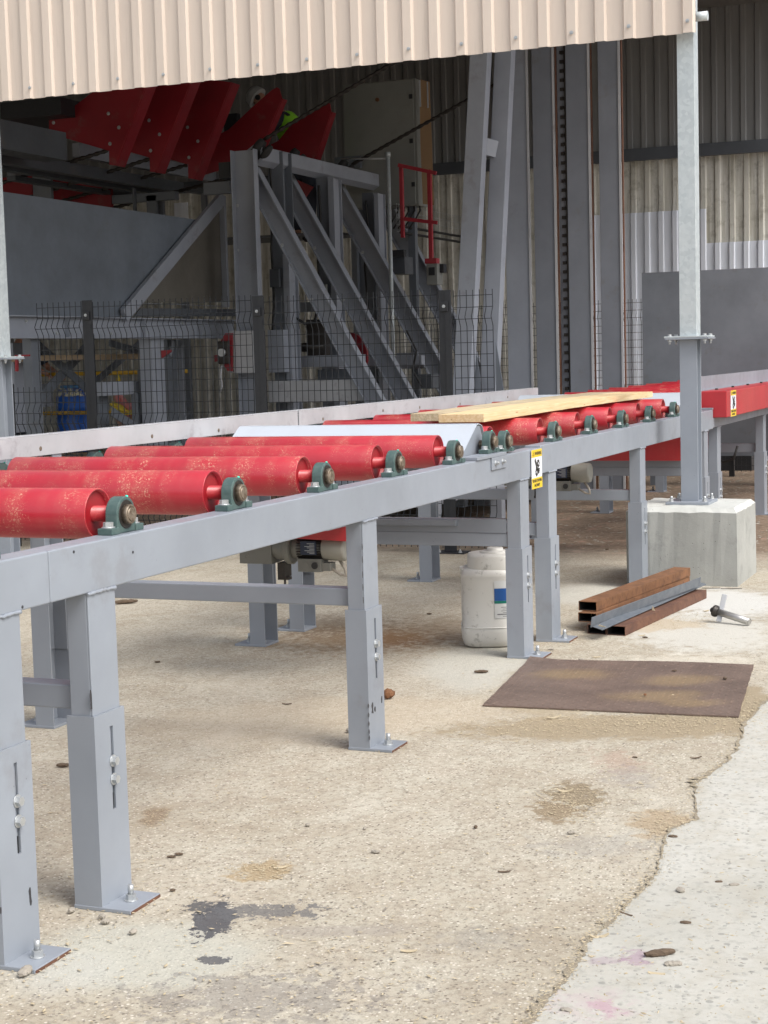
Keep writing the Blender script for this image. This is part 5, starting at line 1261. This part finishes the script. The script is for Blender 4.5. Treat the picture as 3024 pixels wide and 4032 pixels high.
for k in range(n):
    for A,B in ((I2(k,0),I2(k+1,0)),(I2(k+1,n),I2(k,n)),(I2(0,k+1),I2(0,k)),(I2(n,k),I2(n,k+1))): fs.append((A,B,o2+B,o2+A))
m.add(vs,fs)
CHK=N('worn_checker_steel');cc=bil(.5,.5)
_b=CHK.mix(CHK.mr(CHK.noise(4,6,.65),.35,.65),(.15,.108,.088),(.215,.155,.125))
for (a,b_,rx,ry) in ((.66,.25,.28,.17),(.30,.66,.30,.16),(.62,.72,.26,.16),(.2,.8,.2,.1)):
    c_=bil(a,b_);_b=CHK.mix(CHK.math('MULTIPLY',CHK.ell(c_.x,c_.y,ry*1.2,rx*1.1,YAW,.8,CHK.noise(5,5,.65),.5),.62),_b,(.33,.235,.13))
_b=CHK.mix(CHK.mr(CHK.noise(30,5,.7),.6,.68,0,.5),_b,(.36,.28,.22));CHK=CHK.out(_b,.5,CHK.noise(60,4),.2,.001,metal=.25)
pl_=m.build('checker_plate',CHK,org=(cor[0].x,cor[0].y,0));tag(pl_,'worn brown checker plate lying flat on the concrete in front of the conveyor legs','steel plate')
m=MB();N1=36
for i in range(N1):
    for j in range(N1):
        a=(i+.5)/N1;b_=(j+.5)/N1;p=bil(a,b_);z=zz(a,b_);an=(math.pi/4 if (i+j)%2 else -math.pi/4)+YAW*.3;l=.0145;w_=.0042;c,s_=math.cos(an),math.sin(an)
        m.add([(p.x+c*l,p.y+s_*l,z),(p.x-s_*w_,p.y+c*w_,z),(p.x-c*l,p.y-s_*l,z),(p.x+s_*w_,p.y-c*w_,z),(p.x,p.y,z+.0018)],[(0,1,4),(1,2,4),(2,3,4),(3,0,4)])
ob=m.build('raised_pattern',CHK,pl_);ob['kind']='stuff'
# ------------------------------------------------------------------ bits of bark, chips and pebbles one can tell apart
def lump(u,v,ln,wd,ht,ang,mat,name,label,cat,group=None,seed=0):
    c=onZ(u,v);rr=random.Random(seed or int(u*7+v));m=MB();rings=[]
    K=9
    for k in range(K):
        s_=k/(K-1);r=math.sin(math.pi*(.08+.84*s_))**.5
        x=(s_-.5)*ln;P=[]
        for i in range(9):
            t_=2*math.pi*i/9;rr_=r*rr.uniform(.78,1.15);P.append((x+rr.uniform(-.03,.03)*ln,math.cos(t_)*wd/2*rr_,max(.0005,ht/2+math.sin(t_)*ht/2*rr_)))
        rings.append(P)
    ca,sa=math.cos(ang),math.sin(ang)
    rings=[[(c.x+x*ca-y*sa,c.y+x*sa+y*ca,z+.001) for x,y,z in P] for P in rings]
    loft(m,rings,False);ob=m.build(name,mat,org=(c.x,c.y,0));tag(ob,label,cat,group);return ob
def curl(u,v,ln,wd,ang,mat,lift,name,label,cat,group=None):
    c=onZ(u,v);m=MB();n=8;P=[];Q=[];ca,sa=math.cos(ang),math.sin(ang);rr=random.Random(int(u+v))
    for k in range(n+1):
        s_=k/n-.5;x=s_*ln;w_=wd/2*(1-abs(s_)*1.3)+.001;z=.002+lift*(4*s_*s_)*rr.uniform(.8,1.1)
        for y in (-w_,w_): P.append((c.x+x*ca-y*sa,c.y+x*sa+y*ca,z+(.002 if y>0 else 0)))
    off=len(P);P+=[(a,b,z+.0015) for a,b,z in P]
    fs=[]
    for k in range(n): fs+=[(2*k,2*k+2,2*k+3,2*k+1),(off+2*k,off+2*k+1,off+2*k+3,off+2*k+2),(2*k,off+2*k,off+2*k+2,2*k+2),(2*k+1,2*k+3,off+2*k+3,off+2*k+1)]
    fs+=[(0,1,off+1,off),(2*n,off+2*n,off+2*n+1,2*n+1)]
    m.add(P,fs);ob=m.build(name,mat,org=(c.x,c.y,0));tag(ob,label,cat,group);return ob
AY=YAW-math.pi/2
lump(2598,3767,.085,.028,.02,AY+.25,BARK,'bark_piece','dark curled piece of bark on the pale slab beside a purple stain','bark')
lump(495,2378,.16,.04,.03,AY+.35,BARK,'bark_piece','long piece of bark on the ground behind the second leg from the left','bark')
lump(1530,2752,.055,.06,.05,.3,RUST,'brick_shard','reddish brown shard standing behind the right edge of the middle leg','shard')
lump(1895,2650,.07,.03,.015,AY,BARK,'bark_piece','brown chip of bark near the upper left corner of the checker plate','bark')
curl(2180,2830,.075,.018,AY+.4,CHIP,.012,'wood_chip','pale wood shaving just below the checker plate','wood chip')
curl(2225,3120,.06,.016,AY,CHIP,.010,'wood_chip','curled shaving lying on the dark sawdust patch','wood chip')
curl(195,3782,.055,.016,AY-.1,CHIP,.006,'wood_chip','pale splinter beside the nearest base plate at the left','wood chip')
curl(2360,3695,.055,.014,AY+.2,CHIP,.008,'wood_chip','shaving at the edge of the pale slab','wood chip')
curl(2464,3605,.05,.008,AY-.9,BARK,.003,'twig','thin reddish twig beside the broken slab edge','twig')
lump(170,2822,.03,.03,.025,0,PEB,'pebble','small grey stone in front of the far left base plate','stone')
lump(100,3838,.06,.035,.02,.2,PEB,'pebble','grey stone under the nearest base plate at the left','stone')
for k,(u,v) in enumerate(((282,3595),(403,3620),(415,3640),(525,3680))): lump(u,v,.026,.02,.016,k,PEB,'pebble','small grey stone on the cement film between the two nearest feet','stone','stones by the nearest feet')
lump(2680,3515,.035,.025,.016,.5,PEB,'pebble','pale grey stone in the middle of the pale slab','stone')
lump(2650,3805,.045,.025,.014,AY,PEB,'pebble','flat grey flake of concrete below the dark bark on the pale slab','stone')
lump(2830,3478,.022,.012,.008,AY,BARK,'bark_piece','tiny dark bark crumb near the right edge of the pale slab','bark')
lump(2465,2373+2,.02,.01,.008,0,PEB,'pebble','tiny stone near the stack of rusty tubes','stone') if False else None
lump(1873,3263,.018,.013,.011,0,BARK,'bark_piece','tiny dark crumb left of the dark sawdust patch','bark')
lump(2250,3285,.028,.014,.010,AY,PEB,'pebble','small dark flake under the dark sawdust patch','stone')
lump(1213,3255,.018,.018,.012,0,PEB,'pebble','small dark stone on the open concrete in the middle','stone')
lump(1436,3268,.015,.012,.009,0,PEB,'pebble','tiny dark stone right of the middle of the open concrete','stone')
lump(675,3378,.028,.015,.008,AY,BARK,'bark_piece','brown chip pair left of the tan sawdust','bark')
lump(705,3368,.028,.015,.008,AY-.1,BARK,'bark_piece','brown chip touching its twin left of the tan sawdust','bark')
lump(680,3510,.017,.015,.008,AY,BARK,'bark_piece','small brown chip above the oil stain','bark')
curl(1130,2775,.045,.01,AY-.1,BARK,.003,'twig','short dark twig left of the middle leg','twig')
lump(250,3022,.055,.022,.018,AY,BARK,'bark_piece','broken brown bark stub between the two left legs','bark')
lump(1375,2885,.03,.028,.02,0,PEB,'pebble','stone touching the left side of the middle foot','stone')
curl(1985,3437,.04,.006,AY,BARK,.002,'twig','tiny dark stick on the open concrete','twig')
curl(2740,2988,.05,.007,AY+.3,BARK,.004,'twig','thin curved twig near the broken slab edge','twig')
lump(2500,2985,.022,.008,.006,AY-.2,BARK,'bark_piece','thin brown chip below the checker plate','bark')
lump(2855,2682,.03,.02,.01,.3,BARK,'bark_piece','dark leaf crumb lying on the right half of the checker plate','bark').location.z+=.01
lump(2540,2748,.022,.014,.01,.3,RUST,'bark_piece','rust brown crumb near the middle of the checker plate','bark').location.z+=.01
lump(2655,2652,.025,.012,.008,AY,BARK,'bark_piece','brown chip near the upper edge of the checker plate','bark').location.z+=.01
curl(2780,2408,.05,.016,AY+.6,CHIP,.004,'wood_chip','pale splinter lying left of the machined shaft','wood chip')
curl(2880,2320,.14,.004,AY-.1,DARKST,.001,'wire_offcut','thin dark wire offcut at the foot of the concrete block','wire')
curl(2800,2318,.12,.004,AY-.2,DARKST,.001,'wire_offcut','dark wire offcut left of the other one by the concrete block','wire')
for k,(u,v) in enumerate(((2527,2505),(2540,2513),(2170,2560),(2350,2590),(2290,2600),(1690,2420),(2310,2750),(2650,3300),(2890,3490),(2585,3840),(2230,3985),(2700,3640),(1610,3750),(620,2610),(1480,3360),(1105,3420),(2480,2140),(2390,2165))):
    (lump if k%3 else curl)(u,v,*((.03,.018,.010,AY+rr.uniform(-.5,.5),(PEB,BARK)[k%2]) if k%3 else (.045,.011,AY+rr.uniform(-.5,.5),CHIP,.003)),*(('bark_crumb','small loose bark or wood crumb on the open concrete','bark','loose bits on the yard floor')))
# ------------------------------------------------------------------ people
def skinmesh(name,joints,edges,mat,parent,root=0,sub=2):
    me=bpy.data.meshes.new(name);b=Vector(parent['_w'])
    me.from_pydata([tuple(Vector(p)-b) for p,r in joints],edges,[]);me.materials.append(mat)
    ob=bpy.data.objects.new(name,me);COL.objects.link(ob);ob.parent=parent
    sk=ob.modifiers.new('skin','SKIN');sk.use_smooth_shade=True
    L=me.skin_vertices[0].data
    for i,(p,r) in enumerate(joints):
        L[i].radius=(r,r) if not isinstance(r,tuple) else r;L[i].use_root=(i==root)
    ss=ob.modifiers.new('sub','SUBSURF');ss.levels=sub;ss.render_levels=sub
    return ob
SKIN=N('skin').out((.42,.22,.15),.5);NAVY=N('dark_work_trousers').out((.025,.03,.045),.85);VEST=N('hi_vis_vest').out((.36,.85,.05),.8);REFL=N('reflective_tape').out((.30,.32,.34),.4);HELM=N('white_helmet').out((.50,.52,.53),.35);BOOT=RUBBER;SHIRT=N('dark_shirt').out((.03,.035,.05),.85)
def hand(parent,wrist,d,n,mat,grip=.5,s=1):
    """palm and five fingers: d = direction of the fingers, n = palm normal"""
    d=Vector(d).normalized();n=Vector(n).normalized();sd=d.cross(n).normalized();W=Vector(wrist);J=[];E_=[]
    J.append((W,.022*s));J.append((W+d*.045*s,(.036*s,.016*s)));J.append((W+d*.085*s,(.036*s,.014*s)));E_+=[(0,1),(1,2)]
    for k,(o,l) in enumerate(((-.030,.070),(-.010,.080),(.010,.075),(.028,.058))):
        p=W+d*.088*s+sd*o*s;a=len(J);J.append((p,.0085*s));dd=(d*(1-grip*.4)+n*grip*.5).normalized();p2=p+dd*l*.4*s;J.append((p2,.008*s));dd=(d*(1-grip)+n*grip).normalized();p3=p2+dd*l*.33*s;J.append((p3,.0075*s));dd=(d*(.7-grip*1.3)+n).normalized();J.append((p3+dd*l*.27*s,.0065*s));E_+=[(2,a),(a,a+1),(a+1,a+2),(a+2,a+3)]
    a=len(J);p=W+d*.03*s-sd*.034*s;J.append((p,.011*s));J.append((p-sd*.022*s+d*.028*s+n*.01,.0095*s));J.append((p-sd*.022*s+d*.052*s+n*.028,.008*s));E_+=[(1,a),(a,a+1),(a+1,a+2)]
    return J,E_
def worker(label,loc,pelvis,chest,neck,head,facing,lsh,lel,lha,rsh,rel,rha,knL,ftL,knR,ftR,vest=True,helmet=True,hd=((0,0,-1),(0,0,-1))):
    t=thing('person',label,'person',loc)
    V=Vector;J=[];E_=[]
    def a(p,r,par=None):
        J.append((V(p),r));i=len(J)-1
        if par is not None: E_.append((par,i))
        return i
    pe=a(pelvis,.135);mid=a(V(pelvis).lerp(V(chest),.5),.13,pe);ch=a(chest,.155,mid);ub=a(V(chest).lerp(V(neck),.6),.12,ch);ne=a(neck,.062,ub);hb=a(V(neck).lerp(V(head),.6),.058,ne)
    for sh,el,ha in ((lsh,lel,lha),(rsh,rel,rha)):
        s1=a(sh,.068,ub);e1=a(el,.048,s1);w1=a(ha,.028,e1)
    for kn,ft,sg in ((knL,ftL,1),(knR,ftR,-1)):
        hp=a(V(pelvis)+V((0,sg*.10,-.06)),.098,pe);k1=a(kn,.066,hp);f1=a(ft,.045,k1);a(V(ft)+V(facing)*.14+V((0,0,-.04)),.04,f1)
    body=skinmesh('body',J,E_,SKIN,t)
    # clothing over the body
    def grow(idx,ex,name,mat):
        idx=list(idx);mp={k:i for i,k in enumerate(idx)};jj=[(J[k][0],J[k][1]+ex) for k in idx];ee=[(mp[x],mp[y]) for x,y in E_ if x in mp and y in mp];return skinmesh(name,jj,ee,mat,t)
    grow([0,1,12,13,14,16,17,18],.012,'trousers',NAVY)
    grow([1,2,3,6,7,9,10],.012,'shirt',SHIRT)
    grow([14,15],.016,'boot',BOOT);grow([18,19],.016,'boot',BOOT)
    if vest:
        v_=grow([0,1,2,3],.055,'vest',VEST)
        p,q=V(pelvis),V(chest);ax=(q-p).normalized()
        for f in (.25,.62):
            c=p.lerp(q,f);m=MB();m.lathe([(.206,-.03),(.212,-.022),(.212,.022),(.206,.03)],c,ax,28);m.build('reflective_band',REFL,v_)
    # head with face
    H_=V(head);F_=V(facing).normalized();up=(H_-V(neck)).normalized();F_=(F_-up*F_.dot(up)).normalized();Rr=F_.cross(up)
    M=Matrix(((Rr.x,F_.x,up.x,H_.x),(Rr.y,F_.y,up.y,H_.y),(Rr.z,F_.z,up.z,H_.z),(0,0,0,1)))
    m=MB();n=24;K=16;rings=[]
    for k in range(K):
        ph=math.pi*(.03+.94*k/(K-1));z=-math.cos(ph)*.118
        P=[]
        for i in range(n):
            t_=2*math.pi*i/n;x=math.cos(t_)*.076*math.sin(ph);y=math.sin(t_)*.094*math.sin(ph)
            if z<-.03: x*=1-.25*(-z-.03)/.09;y=y*(1-.1*(-z-.03)/.09)+.008
            if y>0:
                y-=.010*math.exp(-((z-.012)/.014)**2)*math.exp(-((abs(x)-.03)/.016)**2)
                y+=.022*math.exp(-((z+.022)/.022)**2)*math.exp(-(x/.011)**2)
                y+=.006*math.exp(-((z+.062)/.010)**2)*math.exp(-(x/.025)**2)
            P.append(tuple(M@Vector((x,y,z))))
        rings.append(P)
    loft(m,rings)
    for s_ in (-1,1): m.lathe([(.006,-.004),(.022,0),(.024,.006),(.012,.010)],M@Vector((s_*.072,-.008,-.01)),Rr*s_,12)
    h_=m.build('head',SKIN,t)
    for s_ in (-1,1):
        m=MB();m.lathe([(.002,-.004),(.011,0),(.004,.006)],M@Vector((s_*.030,.076,.012)),F_,10);m.build('eye',BLACK,h_)
    if helmet:
        m=MB();m.lathe([(.148,-.002),(.147,.002),(.144,.045),(.130,.095),(.094,.132),(.045,.150),(.005,.154)],M@Vector((0,.0,.035)),up,32);m.prism([(.0,.0)]*0 or [(-.09,.07),(-.05,.150),(0,.165),(.05,.150),(.09,.07)],'z',.036,.042,M=M);m.build('helmet',HELM,t)
        m=MB();m.lathe([(.006,-.01),(.034,-.008),(.038,.01),(.03,.02)],M@Vector((.088,-.0,-.005)),Rr,16);m.build('ear_defender',BLACK,t);m=MB();m.lathe([(.006,-.01),(.034,-.008),(.038,.01),(.03,.02)],M@Vector((-.088,-.0,-.005)),-Rr,16);m.build('ear_defender',BLACK,t)
    for wr,el,nn in ((lha,lel,hd[0]),(rha,rel,hd[1])):
        d=(V(wr)-V(el)).normalized();nv=V(nn);nv=(nv-d*nv.dot(d)).normalized();jj,ee=hand(t,V(wr)-d*.01,d,nv,SKIN,.45);skinmesh('hand',jj,ee,SKIN,t,sub=1)
    return t
# helmeted worker bending behind the red arms on the platform
X=20.5;hp=onX(1190,665,X);ch=onX(1138,492,X);ne=onX(1070,430,X);hd_=onX(1022,392,X)
hd_=Vector((X,hd_.y,hd_.z));down=3.05
ft=hp.z-.88
worker('worker in white helmet and hi vis vest bending over behind the red arms',(X,hp.y,ft),hp,ch,ne,hd_,(-.25,.75,-.6),
  ch+Vector((-.19,.05,.06)),ch+Vector((-.28,.22,-.18)),ch+Vector((-.30,.42,-.32)),ch+Vector((.19,.05,.06)),ch+Vector((.25,.25,-.2)),ch+Vector((.15,.45,-.34)),
  hp+Vector((-.04,.12,-.46)),hp+Vector((0,.08,-.84)),hp+Vector((.04,-.10,-.46)),hp+Vector((.02,-.10,-.84)))
t=thing('platform','dark steel walkway platform that the helmeted worker stands on','platform',(X,hp.y,0))
MB().box(X-.35,X+.6,hp.y-.6,hp.y+2.2,ft-.03,ft+.0).build('deck',DGREY,t,.003)
for y in (hp.y-.55,hp.y+2.1): MB().box(X+.4,X+.48,y-.04,y+.04,0,ft-.03).build('support',MG2,t)
# worker at the left, arm reaching over the yellow rail
X=19.25;wr=onX(192,1478,X);el=onX(133,1440,X);el=Vector((X,el.y+.02,el.z));sh=el+Vector((.05,.14,.26))
pel=Vector((X+.25,sh.y+.30,.98));chs=Vector((X+.15,sh.y+.12,sh.z-.02));nk=chs+Vector((-.02,-.05,.20));hd2=nk+Vector((-.04,-.10,.17))
worker('worker at the far left reaching an arm over the yellow handrail',(pel.x,pel.y,0),pel,chs,nk,hd2,(-.2,-.9,-.1),
  sh+Vector((.32,.04,0)),sh+Vector((.34,-.1,-.27)),sh+Vector((.30,-.32,-.38)),sh,el,wr,
  pel+Vector((0,.08,-.46)),Vector((pel.x,pel.y+.1,.09)),pel+Vector((.0,-.14,-.46)),Vector((pel.x,pel.y-.12,.09)),vest=False,helmet=False)
